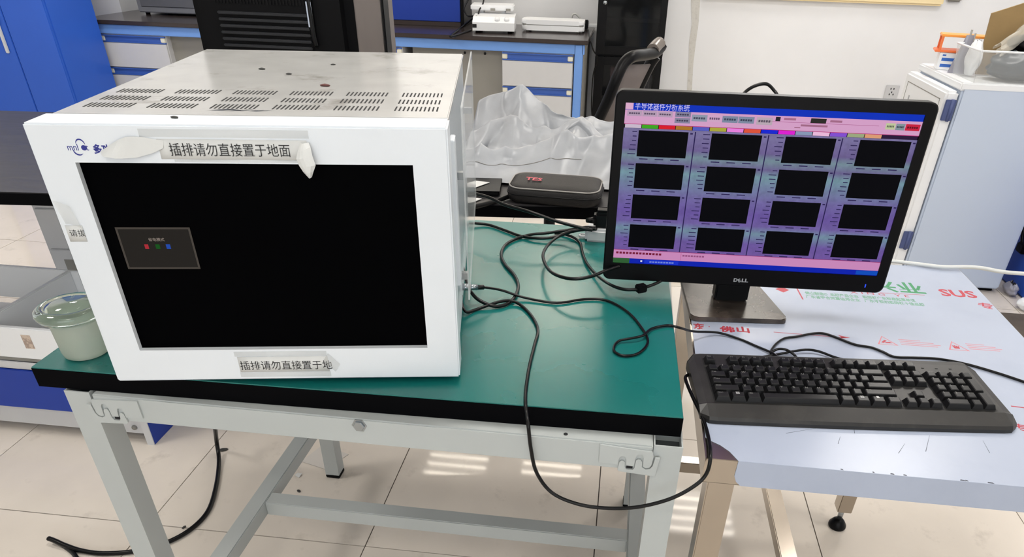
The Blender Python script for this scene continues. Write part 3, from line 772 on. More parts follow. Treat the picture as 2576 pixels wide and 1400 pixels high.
quad(0, .906, 1, .9095, smat(150, 50, 110), 'status_line', 2)
quad(0, .9095, 1, .966, smat(206, 140, 190), 'status_bar', 2)
for k in range(14): quad(.010 + k * .0125, .922, .019 + k * .0125, .936, smat(120, 30, 60), 'status_text', 3)
for k in range(8): quad(.262 + k * .0105, .924, .270 + k * .0105, .935, smat(150, 84, 130), 'status_text', 3)
quad(.2555, .912, .2565, .964, smat(190, 60, 120), 'status_divider', 3)
quad(0, .966, 1, 1.0, smat(14, 36, 176), 'task_bar', 2)
quad(0, .966, .063, 1.0, smat(48, 96, 52), 'start_button', 3)
quad(.12, .970, .25, .996, smat(24, 52, 206), 'task_button', 3)
for k in range(9): quad(.14 + k * .0105, .979, .148 + k * .0105, .989, smat(120, 140, 220), 'task_text', 4)
quad(.105, .976, .112, .988, smat(210, 214, 240), 'task_icon', 4)
quad(.92, .970, 1, .997, smat(16, 80, 190), 'task_tray', 3)
# maker's name on the lower bezel: D, tilted E, L, L
Mx = tilt @ Matrix.Translation((SLX + .468 * scw, -.0001, sbz + (1 - 1.088) * sch)) @ XZ.to_4x4()
text('maker_name', 'D', .0090, M_silver, MO, M=Mx, extr=.0002, bold=.0003, sx=1.15)
Mx2 = tilt @ Matrix.Translation((SLX + .468 * scw + .0098, -.0001, sbz + (1 - 1.088) * sch + .0026)) @ XZ.to_4x4() @ Matrix.Rotation(.48, 4, 'Z') @ Matrix.Translation((-.0018, -.0036, 0))
text('maker_name', 'E', .0088, M_silver, MO, M=Mx2, extr=.0002, bold=.0003, sx=1.1)
Mx = tilt @ Matrix.Translation((SLX + .468 * scw + .0145, -.0001, sbz + (1 - 1.088) * sch)) @ XZ.to_4x4()
text('maker_name', 'LL', .0090, M_silver, MO, M=Mx, extr=.0002, bold=.0003, sx=1.35)
b = MB(); b.box(MW - .034, MW - .0325, -.0003, .001, .010, .016); tr(b); b.build('power_light', emis('blue_led', 40, 70, 255, 2.5), MO)
for k in range(4):
    b = MB(); b.box(MW - .078 + k * .0105, MW - .071 + k * .0105, -.0003, .001, .0125, .0135); tr(b); b.build('menu_button', M_blackmatt, MO)
# stand
def to_mo(p): return rotz(-MY) @ (Vector(p) - Vector((-0.02, 1.201, 0)))
q = [to_mo(p) for p in ((0.1486, 1.1851, 0.7680), (0.3276, 1.2015, 0.7680), (0.2909, 1.3597, 0.7680), (0.1379, 1.3474, 0.7680))]
b = MB(); P = []
def corner(p0, p1, p2, r, n=5):
    a = p1 + (p0 - p1).normalized() * r; c = p1 + (p2 - p1).normalized() * r; L = []
    for k in range(n + 1):
        t = k / n; L.append((1 - t) ** 2 * a + 2 * t * (1 - t) * p1 + t * t * c)
    return L
q[2] += (q[2] - q[1]) * .12; q[3] += (q[3] - q[0]) * .12
for k in range(4): P += corner(q[k - 1], q[k], q[(k + 1) % 4], .014)
P = [Vector((p.x, p.y, .001)) for p in P]; b.poly(P, .009)
bmesh.ops.bevel(b.bm, geom=[e for e in b.bm.edges if all(v.co.z > .0099 for v in e.verts)], offset=.002, segments=2, affect='EDGES')
b.build('stand_base', M_base, MO)
n0, n1 = to_mo((0.1962, 1.2620, 0.7976)).x, to_mo((0.2602, 1.2620, 0.8024)).x
b = MB(); b.box(n0, n1, .052, .086, .009, .20, .004); b.build('stand_neck', M_black, MO)
b = MB(); b.box(n0 - .02, n1 + .02, .040, .060, .13, .24, .004); b.build('stand_mount', M_black, MO)

# ------------------------------------------------------------------ keyboard
KP = Vector((0.1453, 0.8562, 0.7600)); KQ = Vector((0.6104, 0.8992, 0.7600))
KA = math.atan2(KQ.y - KP.y, KQ.x - KP.x)
KB = thing('keyboard', 'dusty charcoal full-size keyboard on the film-covered steel table in front of the monitor', 'keyboard', (KP.x, KP.y, SZ + .0007), KA)
KL, KD = (KQ - KP).length, .176
prof = [(0.0, .0), (0.0, .006), (.003, .0105), (.030, .0165), (.0345, .0155), (.1600, .0205), (.168, .0215), (.174, .019), (KD, .012), (KD, .0)]
b = MB(); ns = 40
def kb_u(t): return t
secs = []
for k in range(ns + 1):
    t = k / ns; x = t * KL
    e_ = min(t, 1 - t) * KL
    r = .022
    ins = 0 if e_ > r else (r - math.sqrt(max(0, r * r - (r - e_) ** 2)))
    bow = .010 * 4 * t * (1 - t) * 0
    row = []
    for (y, z) in prof:
        yy = y
        if y > KD * .8: yy = y - ins * .9
        if y < .01: yy = y + ins * .55 - .003 * sin(pi * t)
        zz = z * (1 if e_ > .004 else .82)
        row.append(b.bm.verts.new((x - (0.0) , yy, zz)))
    secs.append(row)
m_ = len(prof)
for k in range(ns):
    for j in range(m_):
        j2 = (j + 1) % m_
        f = b.bm.faces.new([secs[k][j], secs[k + 1][j], secs[k + 1][j2], secs[k][j2]]); f.smooth = False
b.bm.faces.new(secs[0]); b.bm.faces.new(list(reversed(secs[-1])))
b.build('case', M_kb, KB)
u = .01868
kx0 = (KL - 22.5 * u) / 2 + .002; ky0 = .0365
def key_z(y): return .0155 + (y - .0345) / (.16 - .0345) * .005
wells = [(kx0 - .002, ky0 - .002, kx0 + 15 * u + .001, ky0 + 5 * u + .0005), (kx0 - .002, ky0 + 5.35 * u, kx0 + u + .001, ky0 + 6.4 * u), (kx0 + 2 * u - .002, ky0 + 5.35 * u, kx0 + 6 * u + .001, ky0 + 6.4 * u), (kx0 + 6.5 * u - .002, ky0 + 5.35 * u, kx0 + 10.5 * u + .001, ky0 + 6.4 * u), (kx0 + 11 * u - .002, ky0 + 5.35 * u, kx0 + 15 * u + .001, ky0 + 6.4 * u),
         (kx0 + 15.25 * u - .002, ky0 + 3 * u, kx0 + 18.25 * u + .001, ky0 + 5 * u), (kx0 + 15.25 * u - .002, ky0 + 5.35 * u, kx0 + 18.25 * u + .001, ky0 + 6.4 * u), (kx0 + 15.25 * u - .002, ky0 - .002, kx0 + 18.25 * u + .001, ky0 + u), (kx0 + 16.25 * u - .002, ky0 + u, kx0 + 17.25 * u + .001, ky0 + 2 * u), (kx0 + 18.5 * u - .002, ky0 - .002, kx0 + 22.5 * u + .001, ky0 + 5 * u)]
b = MB()
for (a0, c0, a1, c1) in wells:
    b.poly([(a0, c0, key_z(c0) + .0003), (a1, c0, key_z(c0) + .0003), (a1, c1, key_z(c1) + .0003), (a0, c1, key_z(c1) + .0003)])
b.build('key_wells', M_keywell, KB, False)
KM = {}
def key(cx, cy, wu=1.0, hu=1.0):
    k = (wu, hu)
    x = kx0 + cx * u; y = ky0 + cy * u
    if k not in KM:
        b = MB(); w, h = wu * u - .0012, hu * u - .0012; t = .0030; H_ = .0085
        lo = [(0, 0, 0), (w, 0, 0), (w, h, 0), (0, h, 0)]; hi = [(t, .0022, H_), (w - t, .0022, H_), (w - t, h - .0042, H_ + .001), (t, h - .0042, H_ + .001)]
        vl = [b.bm.verts.new(p) for p in lo]; vh = [b.bm.verts.new(p) for p in hi]
        for q in range(4): b.bm.faces.new([vl[q], vl[(q + 1) % 4], vh[(q + 1) % 4], vh[q]])
        b.bm.faces.new(vh); b.bm.faces.new(list(reversed(vl)))
        bmesh.ops.bevel(b.bm, geom=[e for e in b.bm.edges if all(v.co.z > .005 for v in e.verts)], offset=.0009, segments=1, affect='EDGES')
        o = b.build('key', M_key, KB); KM[k] = o
    else:
        o = KM[k].copy(); COL.objects.link(o); o.parent = KB
    o.location = (x, y, key_z(y) + .0002); o.rotation_euler = (.04, 0, random.uniform(-.008, .008))
    return o
LEG = []
def keyrow(y, x, items):
    for it in items:
        w, ch = it if isinstance(it, tuple) else (1.0, it)
        if ch is not None:
            key(x, y, w); LEG.append((x, y, ch))
        x += w
keyrow(5.4, 0, ['Esc'])
for g, st in enumerate((2, 6.5, 11)): keyrow(5.4, st, ['F%d' % (g * 4 + k + 1) for k in range(4)])
keyrow(4, 0, list('`1234567890-=') + [(2.0, '<-')])
keyrow(3, 0, [(1.5, 'Tab')] + list('QWERTYUIOP[]') + [(1.5, '\\')])
keyrow(2, 0, [(1.75, 'Caps')] + list("ASDFGHJKL;'") + [(2.25, 'Enter')])
keyrow(1, 0, [(2.25, 'Shift')] + list('ZXCVBNM,./') + [(2.75, 'Shift')])
keyrow(0, 0, [(1.25, 'Ctrl'), (1.25, ''), (1.25, 'Alt'), (6.25, ''), (1.25, 'Alt'), (1.25, ''), (1.25, ''), (1.25, 'Ctrl')])
keyrow(5.4, 15.25, ['Prt', 'Scr', 'Brk']); keyrow(4, 15.25, ['Ins', 'Hm', 'PU']); keyrow(3, 15.25, ['Del', 'End', 'PD'])
keyrow(1, 16.25, ['^']); keyrow(0, 15.25, ['<', 'v', '>'])
keyrow(4, 18.5, ['Num', '/', '*', '-']); keyrow(3, 18.5, list('789')); keyrow(2, 18.5, list('456')); keyrow(1, 18.5, list('123')); keyrow(0, 18.5, [(2.0, '0'), '.'])
key(21.5, 2, 1, 2.0); key(21.5, 0, 1, 2.0)
# all the legends are one printed layer
cu_objs = []
for (x, y, ch) in LEG:
    if not ch: continue
    px = kx0 + x * u + .0042; py = ky0 + y * u + u * .5
    o = text('key_legends', ch, .0062 if len(ch) == 1 else .0045, M_legend, None, (px, py, key_z(ky0 + y * u) + .0099), Matrix.Rotation(.08, 3, 'X'), extr=.00005)
    cu_objs.append(o)
bm = bmesh.new()
for o in cu_objs:
    bm.from_mesh(o.data); me = o.data; bpy.data.objects.remove(o); bpy.data.meshes.remove(me)
me = bpy.data.meshes.new('key_legends'); bm.to_mesh(me); bm.free(); me.materials.append(M_legend)
kl = bpy.data.objects.new('key_legends', me); COL.objects.link(kl); kl.parent = KB; tag(kl, kind='stuff')
b = MB()
for kx in (1.25, 11.25):
    X, Y, Z = kx0 + kx * u + .0075, ky0 + .0085, key_z(ky0) + .0100
    for (dx, dy) in ((0, 0), (.0029, 0), (0, .0026), (.0029, .0026)): b.poly([(X + dx, Y + dy, Z), (X + dx + .0025, Y + dy - .0004, Z), (X + dx + .0025, Y + dy + .0018, Z), (X + dx, Y + dy + .0022, Z)])
X = kx0 + 12.5 * u + .0085; b.poly([(X, Y, Z), (X + .004, Y, Z), (X + .004, Y + .005, Z), (X, Y + .005, Z)])
b.build('key_emblems', M_legendw, KB, False)
b = MB(); y0_ = ky0 + 5.9 * u
for k in range(3): b.box(kx0 + (18.9 + k * 1.2) * u, kx0 + (18.9 + k * 1.2) * u + .004, y0_, y0_ + .0015, key_z(y0_) - .0002, key_z(y0_) + .0006)
b.build('indicator_lights', M_keywell, KB)

# ------------------------------------------------------------------ cables
def cable(name, pts, r, label, cat='cable', m=None, extra=None):
    b = MB(); b.tube(pts, r, 8); o = b.build(name, m or M_cable); tag(o, label, cat); return o
zt = .8035
kbc = cable('keyboard_cable', [(-0.2529, 1.0987, 0.8350), (-0.2407, 1.1008, 0.8350), (-0.2260, 1.1144, 0.8300), (-0.1988, 1.1403, 0.8150), (-0.1551, 1.1374, 0.8050), (-0.0970, 1.1299, 0.8030), (-0.0489, 1.1528, 0.8030), (-0.0096, 1.1544, 0.8030), (0.0268, 1.1183, 0.8030), (0.0512, 1.0663, 0.8030), (0.0642, 1.0123, 0.8030), (0.0490, 0.9706, 0.8030), (0.0249, 0.9592, 0.8030), (0.0100, 0.9746, 0.8030), (0.0161, 1.0027, 0.8040), (0.0381, 1.0115, 0.8070), (0.0561, 1.0240, 0.8070), (0.0710, 1.0560, 0.8040), (0.0981, 1.0739, 0.8030), (0.1183, 1.0723, 0.8010), (0.1477, 1.1135, 0.7750), (0.1929, 1.1372, 0.7640), (0.2305, 1.1249, 0.7610), (0.2555, 1.1041, 0.7610), (0.2788, 1.0803, 0.7630), (0.2859, 1.0642, 0.7650), (0.2928, 1.0515, 0.7660)], .0022,
              'thin black keyboard cable looping on the green mat and crossing to the steel table')
b = MB(); b.tube([(-0.2609, 1.0968, 0.8360), (-0.2470, 1.0975, 0.8360)], .0062, 12, False); b.tube([(-0.2470, 1.0975, 0.8360), (-0.2349, 1.1062, 0.8330)], .0052, 12, False); b.build('metal_plug', M_zinc, kbc)
b = MB(); b.tube([(-0.2349, 1.1062, 0.8330), (-0.2253, 1.1145, 0.8300)], .0042, 10, False); b.build('strain_relief', M_cable, kbc)
cable('power_cable', [(-0.2762, 1.1782, 0.8400), (-0.2631, 1.1459, 0.8300), (-0.2500, 1.1130, 0.8250), (-0.2324, 1.1012, 0.8120), (-0.2046, 1.0949, 0.8050), (-0.1852, 1.1050, 0.8040), (-0.1742, 1.1346, 0.8040), (-0.1734, 1.1829, 0.8040), (-0.1875, 1.2318, 0.8040), (-0.2141, 1.2819, 0.8040), (-0.2300, 1.3290, 0.8040), (-0.2308, 1.3841, 0.8040), (-0.2120, 1.4271, 0.8040), (-0.1817, 1.4514, 0.8060), (-0.1531, 1.4585, 0.8080), (-0.1170, 1.4689, 0.8120), (-0.0887, 1.4698, 0.8180), (-0.0645, 1.4618, 0.8260), (-0.0447, 1.4327, 0.8350)], .0031,
      'thick black power cable making an S curve on the green mat beside the instrument')
cable('power_cable', [(-0.3406, 1.4799, 0.8150), (-0.3256, 1.4925, 0.8080), (-0.2872, 1.4980, 0.8040), (-0.2449, 1.4701, 0.8040), (-0.2102, 1.4443, 0.8040), (-0.1789, 1.4302, 0.8060), (-0.1457, 1.4308, 0.8080), (-0.1176, 1.4391, 0.8130), (-0.0951, 1.4403, 0.8220), (-0.0697, 1.4348, 0.8300), (-0.0496, 1.4318, 0.8350)], .0031,
      'black power cable running straight along the back edge of the green mat')
cable('power_cable', [(-0.0441, 1.4196, 0.8380), (-0.0628, 1.4305, 0.8320), (-0.0923, 1.4345, 0.8260), (-0.1118, 1.4173, 0.8240), (-0.1281, 1.3893, 0.8220), (-0.1399, 1.3401, 0.8220), (-0.1396, 1.2819, 0.8250), (-0.1220, 1.2141, 0.8300), (-0.0999, 1.1773, 0.8340), (-0.0704, 1.1589, 0.8380), (-0.0405, 1.1654, 0.8420), (-0.0162, 1.1853, 0.8460), (0.0102, 1.2041, 0.8500)], .0031,
      'black power cable raised in a round loop left of the monitor')
vc_ = cable('video_cable', [(-0.1362, 1.4726, 0.8040), (-0.1169, 1.4712, 0.8040), (-0.0928, 1.4537, 0.8040), (-0.0758, 1.4213, 0.8040), (-0.0669, 1.3667, 0.8040), (-0.0543, 1.3116, 0.8050), (-0.0341, 1.2566, 0.8080), (-0.0096, 1.2045, 0.8140), (0.0158, 1.1752, 0.8180), (0.0400, 1.1715, 0.8200), (0.0507, 1.1785, 0.8200), (0.0677, 1.1891, 0.8220), (0.0858, 1.2071, 0.8240), (0.1069, 1.2314, 0.8300)], .0029,
      'black video cable with a ferrite block passing under the monitor')
b = MB()
A_, B__ = Vector((0.0428, 1.1737, 0.8200)), Vector((0.0593, 1.1834, 0.8200)); d = (B__ - A_); an = math.atan2(d.y, d.x)
b.box(0, d.length, -.0075, .0075, -.0065, .0075, .002, 2, Matrix.Translation(A_) @ Matrix.Rotation(an, 4, 'Z')); b.build('ferrite_block', M_blackmatt, vc_)
cable('power_cable', [(-0.3945, 1.5500, 0.8664), (-0.3603, 1.5200, 0.8703), (-0.3278, 1.4900, 0.8769), (-0.2786, 1.4600, 0.8780), (-0.2394, 1.4400, 0.8705), (-0.1860, 1.4200, 0.8661), (-0.1271, 1.4100, 0.8530), (-0.0731, 1.4000, 0.8456), (-0.0515, 1.4000, 0.8420)], .0034,
      'thick black power cable from behind the instrument to the plug in the power strip')
cable('mouse_cable', [(-0.2567, 1.0763, 0.8300), (-0.2554, 1.0735, 0.8150), (-0.2458, 1.0625, 0.8060), (-0.2321, 1.0802, 0.8030), (-0.2130, 1.0946, 0.8060), (-0.1916, 1.1100, 0.8080), (-0.1736, 1.1173, 0.8060), (-0.1549, 1.1057, 0.8030), (-0.1314, 1.0661, 0.8030), (-0.1170, 1.0217, 0.8030), (-0.1161, 0.9728, 0.8030), (-0.1154, 0.9054, 0.8030), (-0.1116, 0.8385, 0.8030), (-0.1072, 0.8029, 0.8030), (-0.1042, 0.7900, 0.7980), (-0.0987, 0.7700, 0.7898), (-0.0941, 0.7680, 0.7507), (-0.0852, 0.7650, 0.7127), (-0.0623, 0.7600, 0.6827), (-0.0258, 0.7550, 0.6705), (0.0143, 0.7500, 0.6717), (0.0584, 0.7450, 0.6833), (0.1004, 0.7450, 0.7027), (0.1304, 0.7500, 0.7237), (0.1472, 0.7580, 0.7416), (0.1507, 0.7670, 0.7653), (0.1525, 0.8191, 0.7620), (0.1479, 0.8639, 0.7620), (0.1385, 0.9041, 0.7640), (0.1301, 0.9428, 0.7660), (0.1275, 0.9718, 0.7640), (0.1327, 0.9841, 0.7630), (0.1397, 0.9918, 0.7620), (0.1515, 1.0126, 0.7605)], .0027,
      'black mouse cable hanging in a deep loop off the front of the green workbench')
cable('mouse_cable', [(0.2099, 1.0463, 0.7607), (0.2514, 1.0622, 0.7607), (0.2884, 1.0767, 0.7620), (0.3167, 1.0887, 0.7640), (0.3420, 1.0965, 0.7650), (0.3625, 1.0946, 0.7640), (0.3856, 1.0825, 0.7620), (0.4059, 1.0779, 0.7610), (0.4436, 1.0763, 0.7607)], .0022,
      'thin black cable arching just behind the back edge of the keyboard')
cable('mouse_cable', [(0.3216, 1.0638, 0.7607), (0.3170, 1.0781, 0.7630), (0.3060, 1.0876, 0.7660), (0.2930, 1.0897, 0.7660), (0.2817, 1.0831, 0.7640), (0.2784, 1.0801, 0.7615), (0.2828, 1.0957, 0.7610), (0.2955, 1.1206, 0.7610), (0.3126, 1.1410, 0.7610), (0.3351, 1.1506, 0.7610), (0.3623, 1.1656, 0.7610), (0.3844, 1.1707, 0.7610), (0.4031, 1.1600, 0.7610), (0.4320, 1.1366, 0.7610), (0.4577, 1.1306, 0.7610), (0.4744, 1.1176, 0.7610), (0.4900, 1.1020, 0.7610), (0.5237, 1.1046, 0.7610), (0.5639, 1.1068, 0.7610), (0.6057, 1.0958, 0.7610), (0.6479, 1.0724, 0.7610), (0.6798, 1.0497, 0.7610), (0.6911, 1.0416, 0.7610)], .0022,
      'thin black mouse cable curving over the film to the right edge of the picture')
cable('monitor_cable', [(0.1922, 1.3000, 1.0909), (0.1920, 1.3100, 1.1209), (0.1968, 1.3200, 1.1307), (0.2115, 1.3200, 1.1414), (0.2299, 1.3200, 1.1453), (0.2436, 1.3200, 1.1366), (0.2506, 1.3100, 1.1274), (0.2572, 1.3000, 1.1005)], .0028,
      'black cable arching up behind the top of the monitor')
cable('white_cable', [(0.5564, 1.5416, 0.7620), (0.6155, 1.5474, 0.7620), (0.6660, 1.5379, 0.7630), (0.7119, 1.5254, 0.7650), (0.7642, 1.5321, 0.7660), (0.7972, 1.5312, 0.7660), (0.8362, 1.5230, 0.7640), (0.8871, 1.5304, 0.7600), (0.9503, 1.5486, 0.7550)], .0042,
      'thick white cable lying across the far edge of the steel table', m=M_white_cable)
cable('floor_cable', [(-1.1171, 1.5600, 0.2719), (-1.1251, 1.5600, 0.1897), (-1.1008, 1.5200, 0.1640), (-1.1486, 1.5703, 0.0500), (-1.1267, 1.5248, 0.0120), (-1.0810, 1.4171, 0.0080), (-1.0538, 1.3214, 0.0070), (-1.0631, 1.2499, 0.0070), (-1.0995, 1.1945, 0.0070), (-1.1605, 1.1561, 0.0070), (-1.2345, 1.1376, 0.0070), (-1.2938, 1.1382, 0.0080), (-1.3413, 1.1460, 0.0120), (-1.3733, 1.1527, 0.0180), (-1.3929, 1.1566, 0.0200)], .0062,
      'thick black cable lying in a curve on the floor under the green workbench')
cable('floor_cable', [(-1.3856, 1.1631, 0.0060), (-1.3435, 1.1460, 0.0060), (-1.3026, 1.1236, 0.0060), (-1.2555, 1.0826, 0.0060), (-1.2129, 1.0367, 0.0060)], .0058,
      'short black cable end on the floor running out at the lower left edge')

# power strip with a plug
PS = thing('power_strip', 'white power strip with a black plug on the green mat, half behind the monitor', 'power strip', (-0.0723, 1.4466, 0.8000), -.02)
b = MB(); b.box(.004, .24, -.004, .042, 0, .028, .005); b.build('strip_body', M_greyp, PS)
b = MB(); b.lathe([(.0045, 0), (.009, 0), (.009, .004), (.0045, .004), (.0045, 0)], 14, (-.002, .018, .004), cap=False); b.build('mounting_lug', M_greyp, PS)
b = MB(); b.box(.020, .056, .006, .034, .028, .060, .005); b.box(.024, .052, .008, .032, .060, .066, .003); b.tube([(.022, .008, .045), (.006, -.002, .047)], [.0075, .005], 10, False); b.build('plug', M_black, PS)

# glass stopper standing on the green mat
gp = (-0.7859, 0.8464, 0.8000)
GS = thing('glass_stopper', 'large ground glass stopper with a wide clear rim beside the instrument on the green mat', 'glassware', gp)
b = MB(); b.lathe([(.0005, .001), (.027, .001), (.0310, .0035), (.0325, .010), (.0345, .056), (.0345, .060)], 40); b.build('frosted_plug', M_frost, GS)
b = MB(); b.lathe([(.0335, .0605), (.037, .062), (.0455, .066), (.0480, .071), (.0472, .077), (.042, .081), (.036, .082), (.0335, .080), (.0325, .071), (.030, .070), (.0285, .079), (.026, .083), (.0005, .084)], 48, cap=False); b.build('rim', M_glass, GS)

# paper flat on the floor and a scrap
b = MB(); b.poly([(-0.8947, 1.5723, 0.0010), (-0.8065, 1.5467, 0.0010), (-0.7652, 1.6266, 0.0010), (-0.8610, 1.6615, 0.0010)], .0006); tag(b.build('paper_sheet', mat('grey_paper', rgb(205, 200, 194), .6)), 'translucent square paper flat on the floor under the back leg of the green workbench', 'paper')
b = MB(); b.poly([(-0.8870, 1.5072, 0.0010), (-0.8700, 1.4986, 0.0010), (-0.8656, 1.5134, 0.0060), (-0.8821, 1.5165, 0.0030)], .0008); tag(b.build('paper_scrap', M_paper), 'tiny white paper scrap on the floor left of the back bench leg', 'paper')

def floor_chip(p, s_, lab):
    b = MB(); b.lathe([(.0004, 0), (.005 * s_, .0004), (.006 * s_, .0016), (.003 * s_, .003), (.0004, .0034)], 7)
    for v in b.bm.verts: v.co.x *= 1.7
    o = b.build('debris_chip', M_chip); o.location = p; o.rotation_euler = (0, 0, random.uniform(0, 3)); tag(o, lab, 'debris')
floor_chip((-1.1505, 1.5923, 0.0012), 1.5, 'dark chip on the floor just right of the hanging black cable')
floor_chip((-1.0885, 1.2585, 0.0012), .7, 'tiny dark chip on the floor tile joint above the black floor cable')
floor_chip((-0.8459, 1.4411, 0.0012), .8, 'small dark chip on the floor below the back leg of the green workbench')
# ------------------------------------------------------------------ island bench
IY = 0.112
IO = Vector((-0.75, 1.607, 0))
IB = thing('island_bench', 'long dark grey island worktop with black edge behind the green workbench', 'bench', IO, IY)
IZ = 0.797
b = MB(); b.box(-1.75, 0.98, 0.0, .86, IZ - .0285, IZ, .003); b.build('worktop', M_island, IB)
b = MB(); b.box(-1.752, 0.982, -.0025, .0, IZ - .030, IZ - .0015, .001); b.build('front_edge', M_edge, IB)
PX0 = -1.015
b = MB(); b.box(PX0, -0.30, .46, .80, .0, IZ - .029, .003); ped = b.build('pedestal', M_greyp, IB)
for z0_, z1_ in ((.04, .30), (.305, .468), (.474, .60), (.605, .76)):
    b = MB(); b.box(PX0 + .01, -.32, .452, .4605, z0_, z1_, .002); dr = b.build('drawer_front', M_greyp, ped)
b = MB(); b.box(PX0 + .045, PX0 + .20, .4505, .4525, .385, .435); b.build('pull_recess', M_greyd, ped)
for x0_, x1_ in ((.93, .97), (-1.74, -1.70)):
    b = MB(); b.box(x0_, x1_, .80, .84, 0, IZ - .029, .002); b.build('leg', M_lblue, IB)

# open low drawer unit in front of the pedestal
DU = thing('open_drawer_unit', 'low white drawer unit with blue front band and open top, left of the green workbench', 'cabinet', (-2.25, 1.588, 0))
b = MB(); b.box(.862, .88, 0, .37, 0, .248, .001); b.build('side_panel', M_royal, DU)
b = MB(); b.box(.858, .8805, -.003, 0, 0, .248); b.build('panel_edging', M_greyp, DU)
b = MB(); b.box(0, .018, 0, .37, 0, .248, .001); b.build('side_panel', M_royal, DU)
b = MB(); b.box(0, .858, -.012, .006, .108, .246, .002); b.build('blue_front', M_royal, DU)
b = MB(); b.box(.02, .862, .012, .03, .03, .108, .001); b.build('kick_plate', M_greyp, DU)
for bx_, bz_ in ((.805, .083), (.823, .053)):
    b = MB(); b.lathe([(.0001, -.004), (.007, -.004), (.0085, 0), (.0085, .003)], 12, (bx_, .010, bz_), 'y'); b.build('bolt', M_greyd, DU)
b = MB(); b.box(0, .875, -.010, .37, .249, .256, .001); b.box(0, .875, -.012, -.006, .256, .272); b.build('runner', M_greyp, DU)
b = MB(); b.box(0, .875, -.004, .002, .274, .284); b.build('runner_shadow_gap', M_greyd, DU)
b = MB(); b.box(.02, .875, -.008, .007, .286, .385, .002); b.box(.485, .50, .007, .35, .288, .40, .002); b.box(.02, .875, .35, .365, .288, .40, .002); b.box(.86, .875, .007, .35, .288, .385, .002); b.box(.5, .86, .007, .35, .288, .294); tray = b.build('drawer_tray', M_white, DU)
lp = Vector((-1.6564, 1.5780, 0.3659)) - Vector((-2.25, 1.588, 0)); lq = Vector((-1.6287, 1.5780, 0.3220)) - Vector((-2.25, 1.588, 0))
b = MB(); b.box(lp.x, lq.x, -.0088, -.0079, lq.z, lp.z); b.build('torn_label', mat('torn_label_paper', rgb(206, 188, 172), .7, dirt=rgb(150, 130, 120), dscale=60, damt=.7, dpos=(.5, .55)), tray)

# computer / instrument rear on the island (its back faces us)
CP = thing('computer_rear', 'black louvred rear of a large display unit with grey side panel, behind the white instrument', 'computer', (-0.92, 2.02, IZ))
b = MB(); b.box(-.268, .182, 0, .10, .06, .62, .03, 4); b.build('rear_shell', M_blackmatt, CP)
for k in range(6):
    b = MB(); b.box(-.185, .065, -.008, .004, .272 + k * .0155, .279 + k * .0155, .002); b.build('louvre', M_louvre, CP)
b = MB()
for k in range(28): b.box(-.19 + k * .009, -.186 + k * .009, -.002, .002, .375, .52)
tag(b.build('vent_grille', M_black, CP), kind='stuff')
b = MB(); b.box(.182, .257, .02, .12, .06, .62, .003); b.build('grey_side_panel', mat('warm_grey_panel', rgb(112, 104, 100), .5, var=.1, vscale=20, sx=(1, 1, .15)), CP)
b = MB(); b.box(.257, .264, .015, .06, .06, .62, .002); b.build('edge_trim', M_black, CP)
b = MB(); b.box(-.12, .10, -.02, .14, 0, .012, .004); b.box(-.05, .03, .03, .08, .012, .08, .004); b.build('stand', M_blackmatt, CP)
p0 = Vector((-0.8472, 2.0000, 1.1833)) - Vector((-0.92, 2.02, IZ)); p1 = Vector((-0.8473, 2.0000, 1.1195)) - Vector((-0.92, 2.02, IZ))
b = MB(); b.box(p1.x - .008, p1.x + .006, -.012, -.010, p1.z + .005, p0.z, 0, 2); b.build('white_tag', mat('pale_blue_tag', rgb(186, 196, 212), .5), CP)
b = MB(); b.tube([(p1.x, -.006, p0.z + .1), (p1.x + .001, -.008, p1.z), (p1.x + .004, -.006, p1.z - .04)], .007, 8); b.build('hanging_cord', M_cable, CP)

# silver-grey dust cover heaped on the island
DC = thing('dust_cover', 'crumpled silver-grey dust cover heaped on the island worktop between instrument and monitor', 'cover', (0, 0, 0))
def lerp(P, x):
    if x <= P[0][0]: return P[0][1]
    for (a, b_), (c_, d_) in zip(P, P[1:]):
        if x <= c_: return b_ + (d_ - b_) * (x - a) / (c_ - a)
    return P[-1][1]
def ridge(L, y): return [(p[0], p[2]) for p in L]
R1 = ridge([(-0.4876, 1.9350, 0.8321), (-0.4203, 1.9350, 0.8505), (-0.3542, 1.9350, 0.8603), (-0.2889, 1.9350, 0.8741), (-0.2244, 1.9350, 0.8847), (-0.1607, 1.9350, 0.8982), (-0.0980, 1.9350, 0.9135), (-0.0310, 1.9350, 0.9279), (0.0266, 1.9350, 0.9229)], 0)
R2 = ridge([(-0.5215, 2.0800, 0.8387), (-0.4498, 2.0800, 0.8645), (-0.3969, 2.0800, 0.8890), (-0.3541, 2.0800, 0.8997), (-0.3106, 2.0800, 0.8976), (-0.2592, 2.0800, 0.8958), (-0.2332, 2.0800, 0.9036), (-0.2138, 2.0800, 0.8981), (-0.1689, 2.0800, 0.9089), (-0.1407, 2.0800, 0.9092), (-0.0951, 2.0800, 0.8976), (-0.0606, 2.0800, 0.8865), (-0.0145, 2.0800, 0.8727)], 0)
R3 = ridge([(-0.5118, 2.2000, 0.8602), (-0.4640, 2.2000, 0.8921), (-0.4583, 2.2000, 0.9171), (-0.4121, 2.2000, 0.9369), (-0.3582, 2.2000, 0.9558), (-0.3286, 2.2000, 0.9593), (-0.2931, 2.2000, 0.9489), (-0.2456, 2.2000, 0.9380), (-0.2159, 2.2000, 0.9284), (-0.1736, 2.2000, 0.9050), (-0.1491, 2.2000, 0.8895), (-0.1127, 2.2000, 0.8744)], 0)
from mathutils import noise
